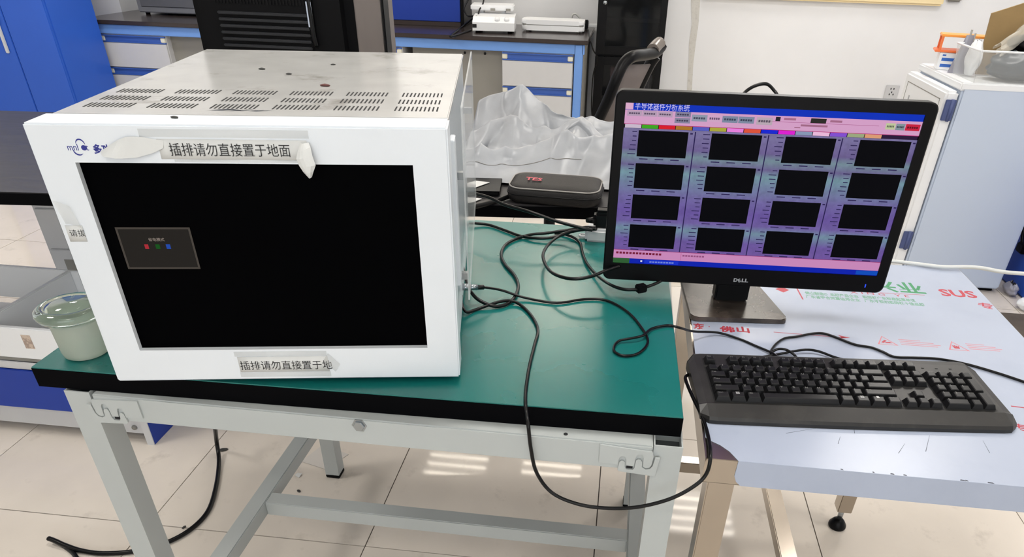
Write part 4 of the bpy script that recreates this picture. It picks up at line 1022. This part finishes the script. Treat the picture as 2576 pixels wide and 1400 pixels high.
def cov(uu, vv):
    x = -.48 + .56 * uu; y0_ = 1.815 + .10 * max(0, -.30 - x) - .05 * max(0, x + .10); YE = 2.36
    f1 = lerp(R1, x); f2 = lerp(R2, x); f3 = lerp(R3, x); base = IZ + .003
    K = [(0.0, base + .004), (.03, base + .016), (.10, base + .6 * (f1 - base)), (.175, f1 - .004), (.19, f1), (.205, f1 - .008), (.26, min(f1, f2) - .036), (.36, min(f1, f2) - .026), (.515, f2 - .004), (.535, f2), (.55, f2 - .010), (.60, min(f2, f3) - .045), (.70, (f2 + f3) / 2 - .025), (.82, f3 - .004), (.835, f3), (.85, f3 - .012), (1.0, base + .002)]
    yk = [(1.935 - y0_) / (YE - y0_), (2.08 - y0_) / (YE - y0_), (2.20 - y0_) / (YE - y0_)]
    sc = [(0, 0), (.19, yk[0]), (.535, yk[1]), (.835, yk[2]), (1, 1)]
    y = y0_ + (YE - y0_) * lerp(sc, vv)
    z = lerp(K, vv)
    cr_ = lambda fx, fy, sd: 1 - abs(noise.noise(Vector((x * fx, y * fy, sd)))) * 2.2
    nz = .030 * (cr_(6, 2.0, 1.3) - .5) + .010 * (cr_(13, 5, 5.1) - .5) + .002 * noise.noise(Vector((x * 30 + y * 14, y * 22, 4.1)))
    edge = min(1, min(uu, 1 - uu) * 8) * min(1, vv * 8, (1 - vv) * 8)
    z = max(base, z + nz * edge)
    if uu < .06: z = base + (z - base) * (uu / .06)
    if uu > .96: z = base + (z - base) * ((1 - uu) / .04)
    y += (.050 * (1 - 2.4 * abs(noise.noise(Vector((x * 8, vv * 2.5, 9))))) + .012 * noise.noise(Vector((x * 24, vv * 9, 3)))) * edge
    return (x, y, z)
b = MB(); b.grid(cov, 120, 110); b.build('cover_sheet', M_cloth, DC)
# sewn hem line along the front fold
b = MB(); hem = [cov(.06 + .6 * k / 40, .085) for k in range(41)]; b.tube([(p[0], p[1] - .0005, p[2] + .0005) for p in hem], .0008, 6); b.build('hem_seam', M_greyd, DC)

# black pouch
BG = thing('pouch', 'black zipped nylon pouch with pale piping, in front of the dust cover', 'pouch', (0, 0, 0))
p = [Vector((-0.2452, 1.6435, 0.7980)), Vector((-0.0544, 1.6564, 0.7980)), Vector((-0.0574, 1.7911, 0.8100)), Vector((-0.2713, 1.8178, 0.8100))]
e1 = Vector((.222, -.010, 0)); an = math.atan2(e1.y, e1.x)
BG.location = (-.279, 1.674, IZ + .0005); BG.rotation_euler = (0, 0, an)
def pouch_outline(w, d, r, n=8): return [(x, y) for x, y in rrect(w, d, r, n)]
b = MB(); o = pouch_outline(.232, .130, .035)
lv = [(.0, .90), (.006, .98), (.018, 1.0), (.030, .99), (.037, .95), (.041, .80), (.043, .5)]
rings = []
for z, s_ in lv:
    rings.append([b.bm.verts.new((.116 + (x - .116) * s_, .065 + (y - .065) * s_, z * (1 + .10 * (y / .13)))) for x, y in o])
for a in range(len(rings) - 1):
    for k in range(len(o)):
        k2 = (k + 1) % len(o); f = b.bm.faces.new([rings[a][k], rings[a][k2], rings[a + 1][k2], rings[a + 1][k]]); f.smooth = True
b.bm.faces.new(rings[-1]); b.bm.faces.new(list(reversed(rings[0]))); b.build('body', M_bag, BG)
b = MB(); pip = [(.116 + (x - .116) * .96, .065 + (y - .065) * .96, .0375 * (1 + .10 * (y / .13))) for x, y in o]; b.tube(pip + [pip[0]], .0018, 6, False); b.build('piping', M_piping, BG)
b = MB(); zp = [(.116 + (x - .116) * 1.003, .065 + (y - .065) * 1.003, .022 * (1 + .1 * (y / .13))) for x, y in o]; b.tube(zp + [zp[0]], .0016, 6, False); b.build('zip', M_black, BG)
text('pouch_lettering', 'TES', .026, M_pink, BG, (.042, .045, .0470), Matrix.Rotation(.08, 3, 'X'), extr=.0002, bold=.0006)
# dark odds and ends beside the pouch
t = thing('folder', 'flat black folder on the island worktop partly under the pouch', 'folder', (-.47, 1.70, IZ + .0003), IY)
b = MB(); b.box(0, .17, 0, .12, 0, .010, .003); b.build('cover', M_blackmatt, t)
b = MB(); b.box(.003, .172, .003, .117, .0105, .0125, .001); b.build('flap', M_black, t)
b = MB(); b.tube([(-0.3513, 1.6078, 0.8030), (-0.3059, 1.6586, 0.8030), (-0.2579, 1.7280, 0.8060)], .006, 8); tag(b.build('black_rod', M_black), 'short black rod lying on the island worktop left of the pouch', 'rod')
b = MB(); b.poly([(-0.4106, 1.7342, 0.8110), (-0.3766, 1.7930, 0.8110), (-0.3370, 1.7869, 0.8110), (-0.3689, 1.7290, 0.8110)], .001); tag(b.build('paper_slip', M_paper), 'folded pale paper slip on the black folder beside the white instrument', 'paper')
b = MB(); b.poly([(-0.3702, 1.6464, 0.7990), (-0.3765, 1.6951, 0.7990), (-0.3394, 1.6896, 0.7990), (-0.3537, 1.6619, 0.7990)], .001); tag(b.build('paper_slip', M_paper), 'small white paper corner on the island edge left of the pouch', 'paper')

# ------------------------------------------------------------------ mesh chair behind the island
CH = thing('office_chair', 'black framed mesh back office chair behind the island, left of the monitor', 'chair', (0, 0, 0))
yl, yr = 2.78, 3.06
Lf = [(-0.1247, 2.7800, 0.7072), (-0.1124, 2.7800, 0.7510), (-0.0743, 2.7800, 0.8435), (-0.0482, 2.7800, 0.9187), (-0.0291, 2.8000, 0.9600), (0.0000, 2.8300, 0.9820), (0.0437, 2.9200, 0.9788), (0.0819, 3.0000, 0.9771), (0.1044, 3.0500, 0.9870), (0.1108, 3.0600, 0.9999)]
b = MB(); b.tube(Lf, .021, 10); fr_ = b.build('back_frame', M_black, CH)
Rf = [(0.0283, 3.0600, 0.8202), (0.0485, 3.0600, 0.8726), (0.0737, 3.0600, 0.9312), (0.0923, 3.0600, 0.9602)]
Rf0 = (-0.0042, 3.0600, 0.7355)
b = MB(); b.tube([Rf0] + Rf, .022, 10); b.build('back_frame', M_black, CH)
b = MB(); b.tube([(0.0766, 3.0000, 0.9837), (0.0910, 3.0400, 0.9959), (0.1029, 3.0600, 1.0023)], .026, 12); b.build('top_grip', mat('glossy_grey_plastic', rgb(120, 112, 106), .2), CH)
A0 = [Vector(v) for v in (Lf[1], Lf[2], Lf[3], Lf[4])]; B0 = [Vector(v) for v in (Rf0, Rf[0], Rf[1], Rf[2])]
b = MB(); V = []
for a_, c_ in zip(A0, B0): V.append([b.bm.verts.new(a_.lerp(c_, k / 6) + Vector((0.02 * sin(pi * k / 6), 0, 0))) for k in range(7)])
for i_ in range(3):
    for k in range(6): f = b.bm.faces.new([V[i_][k], V[i_ + 1][k], V[i_ + 1][k + 1], V[i_][k + 1]]); f.smooth = True
mo = b.build('back_mesh', M_mesh, CH); md = mo.modifiers.new('t', 'SOLIDIFY'); md.thickness = .006
sc_ = Vector((-.30, 2.98, 0))
b = MB(); b.box(sc_.x - .22, sc_.x + .22, sc_.y - .23, sc_.y + .23, .44, .50, .02, 3); b.build('seat', M_bag, CH)
b = MB(); b.tube([(sc_.x + .15, sc_.y, .45), (sc_.x + .22, sc_.y - .02, .52), Vector(Lf[0]) + Vector((0.0, .10, -.02))], .018, 8); b.build('back_support', M_black, CH)
b = MB(); b.tube([(sc_.x, sc_.y, .09), (sc_.x, sc_.y, .445)], .025, 12, False); b.build('gas_column', M_black, CH)
for k in range(5):
    a = 2 * pi * k / 5; e_ = (sc_.x + .28 * cos(a), sc_.y + .28 * sin(a), .065)
    b = MB(); b.tube([(sc_.x, sc_.y, .10), e_], [.024, .015], 8, False); sp_ = b.build('base_spoke', M_black, CH)
    b = MB(); b.lathe([(.012, -.012), (.026, -.011), (.026, .011), (.012, .012)], 14, (e_[0], e_[1], .0265), 'y'); b.build('caster', M_blackmatt, sp_)

# ------------------------------------------------------------------ wall bench at the back
WB = thing('wall_bench', 'long laboratory wall bench with dark top, blue frame and grey-white drawers', 'bench', (0, 4.80, 0))
X0, X1 = -3.60, -0.295
b = MB(); b.box(X0, X1 + .02, -.02, .735, .782, .806, .003); b.build('worktop', M_bench, WB)
b = MB(); b.box(X0 + .06, X1, 0, .03, .726, .781, .002); b.build('apron', M_lblue, WB)
for xx in (X1 - .06, X0 + .06, -1.95):
    for yy in (-.003, .68):
        b = MB(); b.box(xx, xx + .05, yy, yy + .05, 0, .781 if xx < X1 - .1 or yy else .781, .003); b.build('leg', M_lblue, WB)
b = MB(); b.box(X1 - .012, X1 - .006, .05, .68, .05, .78); b.build('end_panel', M_greyd, WB)
def pedestal(xa, xb):
    b = MB(); b.box(xa, xb, .012, .70, .05, .725, .002); pd = b.build('pedestal', M_greyp, WB)
    for z0_, z1_ in ((.53, .72), (.345, .525), (.06, .34)):
        b = MB(); b.box(xa + .003, xb - .003, -.002, .0125, z0_, z1_ - .044, .002); d_ = b.build('drawer_front', M_greyp, pd)
        b = MB(); b.box(xa + .003, xb - .003, -.004, .0125, z1_ - .042, z1_ - .036); b.box(xa + .003, xb - .003, -.004, .0125, z1_ - .006, z1_); b.box(xa + .035, xb - .035, .004, .0125, z1_ - .036, z1_ - .006); b.build('drawer_pull', M_blue, pd)
        for xc in (xa + .003, xb - .035):
            b = MB(); b.box(xc, xc + .032, -.003, .0125, z1_ - .036, z1_ - .006, .004); b.build('pull_end_cap', M_cream, pd)
pedestal(-.812, -.362); pedestal(-3.485, -3.03); pedestal(-1.90, -1.45)
b = MB(); b.box(-1.40, -.815, .06, .07, .05, .725); b.build('modesty_panel', M_greyd, WB)
for xx in (-1.06, -.93):
    b = MB(); b.lathe([(.0005, -.003), (.008, -.003), (.008, 0)], 10, (xx, .06, .70), 'y'); b.build('screw', M_dark, WB)
b = MB(); b.box(-3.03, -1.95, .06, .07, .05, .725); b.build('modesty_panel', M_greyd, WB)

# things on the wall bench
zb_ = .8065
STI = t = thing('stirrer', 'white bench stirrer with sloping front, two knobs and raised tray, on the wall bench', 'instrument', (-1.02, 4.93, zb_), .10)
b = MB()
b.poly([(0, 0, .014), (0, 0, .060), (0, .06, .088), (0, .25, .095), (0, .25, .014)], .265, (1, 0, 0)); b.build('body', M_white, t)
for kx in (.155, .215):
    b = MB(); b.lathe([(.017, 0), (.015, .013), (.0005, .0135)], 16); k_ = b.build('knob', M_white, t); k_.location = (kx, .030, .074); k_.rotation_euler = (.44, 0, 0)
for fx_ in (.03, .235):
    for fy_ in (.03, .22):
        b = MB(); b.lathe([(.014, 0), (.016, .0145)], 12, (fx_, fy_, 0)); b.build('foot', M_blackmatt, t)
b = MB(); b.box(-.03, .25, .20, .38, .110, .142, .006); b.build('tray', M_white, t)
b = MB(); b.box(.03, .05, .24, .26, .09, .112); b.box(.17, .19, .24, .26, .09, .112); b.box(.03, .05, .33, .35, .0, .112); b.box(.17, .19, .33, .35, .0, .112); b.build('tray_posts', M_white, t)
for cx_ in (.10, .20):
    b = MB(); b.box(cx_, cx_ + .03, .197, .2005, .110, .124); b.build('clip', M_greyd, t)
b = MB(); b.box(.00, .026, -.002, .0, .030, .05); b.build('switch', M_dark, t)
b = MB(); b.tube([(-1.0860, 5.1400, 0.9722), (-1.1100, 5.1200, 0.9234), (-1.0810, 5.1000, 0.8852), (-1.0152, 5.0600, 0.8909), (-1.0294, 5.0000, 0.8820), (-1.1202, 5.0490, 0.8200), (-1.1091, 4.6905, 0.8100), (-1.0831, 4.7617, 0.8100), (-1.0523, 5.0365, 0.8100)], .006, 8); o = b.build('power_cord', M_cable, STI); o.matrix_parent_inverse = STI.matrix_basis.inverted()
b = MB(); b.tube([(-0.9955, 5.2000, 0.9713), (-0.9964, 5.1600, 0.9469), (-1.0104, 5.1200, 0.9201), (-1.0114, 5.0800, 0.8894)], .005, 8); o = b.build('power_cord', M_cable, STI); o.matrix_parent_inverse = STI.matrix_basis.inverted()
FLS = t = thing('flat_scale', 'flat white closed appliance with rounded corners on the right end of the wall bench', 'appliance', (-.735, 5.11, zb_), .02)
b = MB(); b.poly([(x, y, .010) for x, y in rrect(.41, .19, .035)], .030); bmesh.ops.bevel(b.bm, geom=[e for e in b.bm.edges if abs(e.verts[0].co.z - e.verts[1].co.z) < 1e-5], offset=.006, segments=2, affect='EDGES'); b.build('lower_tray', M_white, t)
b = MB(); b.poly([(x, y, .044) for x, y in rrect(.41, .19, .035)], .026); bmesh.ops.bevel(b.bm, geom=[e for e in b.bm.edges if abs(e.verts[0].co.z - e.verts[1].co.z) < 1e-5], offset=.006, segments=2, affect='EDGES'); b.build('lid', M_white, t)
b = MB(); b.poly([(x, y, .038) for x, y in rrect(.40, .18, .03, 6, .005, .005)], .008); b.build('seam', M_greyd, t)
for fx_ in (.04, .37):
    for fy_ in (.03, .16):
        b = MB(); b.lathe([(.010, 0), (.011, .0105)], 10, (fx_, fy_, 0)); b.build('foot', M_greyd, t)
b = MB(); b.tube([(-0.4311, 5.4200, 0.8529), (-0.4272, 5.4200, 0.8864), (-0.4003, 5.4200, 0.8921), (-0.3661, 5.4200, 0.8600)], .006, 8); o = b.build('power_cord', M_white_cable, FLS); o.matrix_parent_inverse = FLS.matrix_basis.inverted()
t = thing('power_adapter', 'small black and white plug adapter at the right end of the wall bench', 'adapter', (-.335, 5.40, zb_), 0)
b = MB(); b.box(-.02, .02, 0, .035, 0.0, .055, .004); b.build('black_plug', M_black, t)
b = MB(); b.box(.022, .085, .004, .03, .012, .034, .004); b.build('white_plug', M_white, t)
b = MB(); b.tube([(-0.3194, 5.5111, 0.8000), (-0.2723, 4.9200, 0.8085), (-0.2482, 4.9200, 0.7423), (-0.2207, 5.0000, 0.6806), (-0.2452, 5.0500, 0.5732), (-0.2468, 5.0800, 0.3957), (-0.2361, 5.1000, 0.2901)], .004, 6); tag(b.build('dangling_cord', M_cable), 'thin black cord dangling beside the right end of the wall bench', 'cord')
t = thing('blue_cabinet', 'small cabinet with a royal blue door and black frame standing on the wall bench', 'cabinet', (-1.655, 5.22, zb_), .02)
b = MB(); b.box(0, .515, .012, .31, 0, .50, .003); b.build('body', M_black, t)
b = MB(); b.box(.012, .492, -.004, .012, .028, .48, .003); b.build('door', M_royal, t)
b = MB(); b.box(.0, .495, -.010, .012, .0, .026, .002); b.build('plinth', M_bench, t)
t = thing('bench_oven', 'grey box-shaped bench oven on the left end of the wall bench', 'appliance', (-3.40, 5.16, zb_), .03)
b = MB(); b.box(0, .44, 0, .36, .014, .30, .006); b.build('body', mat('mid_grey_steel', rgb(120, 122, 128), .4), t)
for fx_ in (.04, .40):
    for fy_ in (.04, .32):
        b = MB(); b.lathe([(.014, 0), (.016, .0145)], 12, (fx_, fy_, 0)); b.build('foot', M_blackmatt, t)
b = MB(); b.box(.03, .41, -.006, 0, .05, .27, .003); b.build('door', mat('dark_grey_door', rgb(98, 100, 106), .4), t)

# black glass-door cabinet on the back wall
t = thing('black_cabinet', 'tall black cabinet with tinted glass doors between wall bench and white wall', 'cabinet', (-.245, 5.18, 0))
b = MB()
b.box(0, .02, .03, .36, 0, 1.6); b.box(.425, .445, .03, .36, 0, 1.6); b.box(.02, .425, .34, .36, 0, 1.6); b.box(.02, .425, .03, .34, 0, .04); b.box(.02, .425, .03, .34, .665, .69); b.box(.02, .425, .03, .34, 1.58, 1.6); b.build('carcass', M_black, t)
for zz in (.36, .86, 1.12): 
    b = MB(); b.box(.02, .425, .05, .33, zz, zz + .015); b.build('shelf', M_blackmatt, t)
def gdoor(z0_, z1_, knob):
    b = MB(); b.box(0, .06, 0, .028, z0_, z1_, .003); b.box(.405, .445, 0, .028, z0_, z1_, .003); b.box(.06, .405, 0, .028, z0_, z0_ + .05, .003); b.box(.06, .405, 0, .028, z1_ - .05, z1_, .003); d_ = b.build('door', M_black, t)
    b = MB(); b.box(.06, .405, .010, .014, z0_ + .05, z1_ - .05); b.build('door_glass', M_cabglass, d_)
    if knob:
        b = MB(); b.lathe([(.001, -.022), (.011, -.021), (.013, -.012), (.007, 0)], 16, (.045, 0, knob), 'y'); b.build('knob', M_zinc, d_)
gdoor(.685, 1.58, .985); gdoor(.03, .672, 0)
t2 = thing('stored_box', 'pinkish carton behind the lower glass of the black cabinet', 'carton', (-.14, 5.30, .376))
b = MB(); b.box(0, .11, 0, .12, 0, .22, .004); b.build('carton', mat('pink_grey_card', rgb(176, 140, 146), .7, var=.25, vscale=25), t2)
t2 = thing('stored_bag', 'crumpled grey plastic bag behind the lower glass of the black cabinet', 'bag', (.0, 5.30, .376))
b = MB(); b.grid(lambda u_, v_: (.15 * u_, .05 + .05 * noise.noise(Vector((u_ * 5, v_ * 5, 1))), .20 * v_ * (1 - .3 * abs(u_ - .5))), 16, 16); b.build('bag', M_greybottle, t2)

# wall socket and grey wall unit
t = thing('wall_socket', 'white wall socket low on the back wall beside the white fridge', 'socket', (1.832, YB - .010, .480))
b = MB(); b.box(-.046, .046, 0, .0095, -.046, .046, .003); b.build('plate', M_greyp, t)
b = MB()
for a in ((-.014, .018), (.006, .018), (-.016, -.018), (.010, -.018), (-.003, -.004)): b.box(a[0], a[0] + .007, -.0006, .001, a[1], a[1] + .010)
b.build('pin_holes', M_dark, t)
t = thing('wall_box', 'small grey plastic box on the back wall right of the window', 'box', (2.06, YB - .031, 1.085))
b = MB(); b.box(-.045, .045, 0, .030, -.045, .06, .010, 3); b.build('case', M_greyd, t)
b = MB(); b.box(-.03, .03, -.002, .001, .0, .03, .001); b.build('cover', M_greyp, t)

# ------------------------------------------------------------------ white fridge and what stands on it
FZ = .89
FG = thing('mini_fridge', 'white under-counter fridge with pale blue side and slate hinges, right of the monitor', 'fridge', (1.33, 3.232, 0))
b = MB(); b.box(.012, .462, 0, .52, .02, FZ, .008); b.build('body', M_fridgeside, FG)
b = MB(); b.box(.0, .464, -.002, .522, FZ - .03, FZ + .001, .006); b.build('top_panel', M_white, FG)
b = MB(); b.box(-.045, .006, .002, .518, .04, FZ - .034, .010); dr = b.build('door', M_white, FG)
b = MB(); b.box(-.0462, -.0448, .05, .47, .62, .624); b.box(-.0462, -.0448, .05, .053, .36, .82); b.box(-.0462, -.0448, .467, .47, .36, .82); b.box(-.0462, -.0448, .05, .47, .817, .82); b.build('door_panel_line', M_greyd, dr)
b = MB(); b.box(-.0465, -.045, .40, .412, .66, .77); b.build('maker_mark', mat('pale_grey_print', rgb(176, 178, 182), .5), dr)
b = MB(); b.box(-.075, -.045, .44, .47, .56, .66, .006); b.build('handle', M_greyd, dr)
for zz in (.745, .19):
    b = MB(); b.box(-.040, .002, -.008, .002, zz, zz + .080, .002); b.lathe([(.007, 0), (.007, .084)], 12, (-.014, -.008, zz - .002)); b.build('hinge', M_navy, FG)
b = MB(); b.box(.03, .45, .03, .49, 0, .022); b.build('base', M_blackmatt, FG)
# box with blue stripes, orange rack on top
t = thing('carton', 'white carton with two blue stripes under the orange rack on the fridge', 'carton', (1.335, 3.56, FZ + .0015), -.25)
b = MB(); b.box(0, .075, 0, .11, 0, .068, .002); b.build('box', M_white, t)
b = MB(); b.box(.012, .070, -.0006, .0, .036, .048); b.build('blue_stripe', M_bluestripe, t)
b = MB(); b.box(.012, .070, -.0006, .0, .012, .024); b.build('blue_stripe', M_bluestripe, t)
b = MB(); b.box(.012, .026, -.0006, .0, .055, .061); b.build('blue_mark', M_bluestripe, t)
t = thing('tube_rack', 'orange plastic tube rack standing on the striped carton on the fridge', 'rack', (1.322, 3.56, FZ + .0703), -.25)
b = MB(); b.box(-.012, .20, 0, .10, 0, .009, .002); b.build('lower_plate', M_orange, t)
b = MB(); b.box(-.002, .20, 0, .10, .060, .069, .002); b.build('upper_plate', mat('amber_plastic', rgb(244, 160, 66), .4), t)
for (fx_, fy_) in ((.002, .004), (.002, .09), (.18, .004), (.18, .09)):
    b = MB(); b.box(fx_, fx_ + .009, fy_, fy_ + .009, .0085, .0605); b.build('post', M_orange, t)
t = thing('foil_pouch', 'grey glossy pouch with two dark pen tips standing beside the striped carton', 'pouch', (1.398, 3.485, FZ + .0015), 0)
def pouch(u_, v_):
    a = 2 * pi * u_; w = .038 * (1 - .55 * v_); d_ = .022 * (1 - .8 * v_)
    return (w * cos(a) + .010 * v_, d_ * sin(a), .145 * v_)
b = MB(); b.grid(pouch, 24, 12); b.build('pouch_body', M_greybottle, t)
for k_ in (0.0, .018):
    b = MB(); b.tube([(.005 + k_, 0, .02), (.008 + k_, 0, .165 - k_ * .7)], .0042, 8, False); b.build('pen', M_greyd, t)
# translucent bin with bags
BN = thing('plastic_bin', 'translucent open plastic bin filled with bags on the front of the fridge top', 'bin', (1.375, 3.235, FZ + .0015), 0)
bw, bd_, bh_ = .36, .235, .115
def wallquad(b, P): b.poly(P)
b = MB(); tp = .012
b.poly([(0, 0, 0), (bw, 0, 0), (bw + tp, -tp, bh_), (-tp, -tp, bh_)], .002, (0, 1, 0)); b.poly([(0, bd_, 0), (bw, bd_, 0), (bw + tp, bd_ + tp, bh_), (-tp, bd_ + tp, bh_)], .002, (0, -1, 0))
b.poly([(0, 0, 0), (0, bd_, 0), (-tp, bd_ + tp, bh_), (-tp, -tp, bh_)], .002, (1, 0, 0)); b.poly([(bw, 0, 0), (bw, bd_, 0), (bw + tp, bd_ + tp, bh_), (bw + tp, -tp, bh_)], .002, (-1, 0, 0)); b.poly([(0, 0, 0), (bw, 0, 0), (bw, bd_, 0), (0, bd_, 0)], .002); b.build('bin_shell', M_bin, BN)
b = MB(); rim = [(-tp, -tp, bh_), (bw + tp, -tp, bh_), (bw + tp, bd_ + tp, bh_), (-tp, bd_ + tp, bh_), (-tp, -tp, bh_)]; b.tube(rim, .004, 8, False); b.build('rim', M_white, BN)
bx0, by0 = 1.375, 3.235
def bag(name, lab, cx, cy, sx_, sy_, sz_, m, seed, z=FZ + .006, parts='bag'):
    t_ = thing(name, lab, 'bag', (cx, cy, z))
    def fn(u_, v_):
        a = 2 * pi * u_; r = sin(pi * (.08 + .84 * v_)) ** .6
        k = 1 + .30 * noise.noise(Vector((cos(a) * 1.6, sin(a) * 1.6, v_ * 3 + seed)))
        return (sx_ * r * k * cos(a), sy_ * r * k * sin(a), sz_ * v_ + .012 * noise.noise(Vector((cos(a) * 3, sin(a) * 3, seed))) * v_)
    b_ = MB(); b_.grid(fn, 28, 18); b_.build(parts, m, t_); return t_
bag('dark_bag', 'dark teal-grey bag packed low inside the translucent bin', bx0 + .205, by0 + .100, .135, .085, .105, mat('dark_slate_plastic', rgb(40, 52, 60), .35, var=.3, vscale=18), 2.0)
bag('black_bag', 'black bag poking out at the right of the translucent bin', bx0 + .215, by0 + .125, .075, .06, .06, M_blackmatt, 5.0, FZ + .105)
bag('white_wipes', 'white crumpled tissue at the left end of the translucent bin', bx0 + .040, by0 + .17, .030, .04, .13, M_white, 3.0)
t = thing('kraft_envelope', 'brown kraft paper bag leaning upright in the translucent bin', 'bag', (bx0 + .082, by0 + .20, FZ + .006), -.12)
b = MB(); b.poly([(0, 0, 0), (.25, 0, 0), (.27, .02, .34), (.16, .02, .29), (-.012, .012, .225)], .012, (0, 1, 0)); b.build('paper', M_brownbag, t)
b = MB(); b.poly([(.10, .025, .24), (.25, .025, .24), (.28, .03, .40), (.12, .03, .36)], .02, (0, 1, 0)); b.build('black_sleeve', M_blackmatt, t)
def pb(u_, v_):
    x = .10 + .20 * v_ + .02 * (u_ - .5); a = u_ * 2 * pi
    return (x + .012 * noise.noise(Vector((u_ * 7, v_ * 7, 1))), -.055 + .035 * cos(a) * (1 - .4 * v_), .13 + .16 * v_ + .036 * sin(a) * (.6 + .9 * v_) + .012 * noise.noise(Vector((u_ * 9, v_ * 4, 6))))
t = thing('clear_bag', 'crumpled clear polythene bag in front of the kraft bag in the bin', 'bag', (bx0, by0 + .16, FZ - .02))
b = MB(); b.grid(pb, 26, 18); b.build('polythene', M_polybag, t)

# blue chest, white and grey bags at the right edge
t = thing('blue_chest', 'bright blue steel chest with a black handle at the right edge behind the fridge', 'chest', (1.885, 2.80, 0), .0)
b = MB(); b.box(0, .6, 0, .85, .0, .62, .01, 3); b.build('body', M_cabblue, t)
b = MB(); b.box(.0, .6, -.004, .85, .60, .66, .01); b.build('lid', M_cabblue, t)
b = MB(); b.tube([(-.004, .58, .33), (-.016, .575, .29), (-.018, .555, .24), (-.012, .545, .21)], .007, 8); b.box(-.026, .002, .50, .56, .17, .215, .006); b.build('handle', M_black, t)
bag('white_bag', 'white plastic bag on the floor at the right edge below the blue chest', 1.838, 3.07, .030, .04, .05, M_white, 8.0, .002)
bag('grey_bag', 'grey plastic bag on the floor between fridge and white bag', 1.845, 3.235, .026, .05, .055, M_greybottle, 11.0, .002)
b = MB(); b.box(1.62, 1.872, 2.50, 3.0, .0005, .012, .004); tag(b.build('floor_mat', mat('dirty_brown_mat', rgb(96, 86, 76), .8, var=.3, vscale=12)), 'dirty brown mat on the floor right of the steel table', 'mat')

# ------------------------------------------------------------------ left side: wardrobe, pipe, wall pier
WD = thing('blue_wardrobe', 'tall blue steel wardrobe with two key handles at the left edge', 'wardrobe', (-4.15, 4.31, 0))
wr = .735
b = MB(); b.box(0, wr, .012, .42, 0.0, 1.80, .004); b.build('body', M_cabblue, WD)
b = MB(); b.box(.003, wr / 2 + .085, -.004, .012, .05, 1.78, .003); b.build('door', M_cabblue, WD)
b = MB(); b.box(wr / 2 + .089, wr - .003, -.004, .012, .05, 1.78, .003); b.build('door', M_cabblue, WD)
for hx in (.335, .405):
    b = MB(); b.box(hx - .010, hx + .010, -.016, -.004, .66, .82, .003); b.build('handle', M_greyp, WD)
    b = MB(); b.box(hx - .013, hx + .013, -.022, -.004, .81, .885, .006); b.build('lock', M_black, WD)
b = MB(); b.box(-3.95, -3.62, 5.30, 5.549, 0, ZC); struct(b.build('trim_1', M_wall), 'white wall pier left of the wall bench')
t = thing('wall_pipe', 'beige vertical pipe with a thin conduit between the wardrobe and the white wall pier', 'pipe', (-4.03, 5.20, 0))
b = MB(); b.lathe([(.062, 0), (.062, 2.79)], 24, (0, 0, 0)); b.build('pipe', mat('beige_pipe', rgb(196, 192, 180), .5), t)
b = MB(); b.lathe([(.012, 0), (.012, 2.79)], 10, (.085, .0, 0)); b.build('conduit', M_greyd, t)
b = MB(); b.box(.070, .105, -.016, .02, .70, .73, .003); b.build('clip', M_cream, t)
b = MB(); b.lathe([(.070, .96), (.074, .965), (.074, 1.06), (.070, 1.065)], 24, (0, 0, 0)); b.build('coupling', M_cream, t)
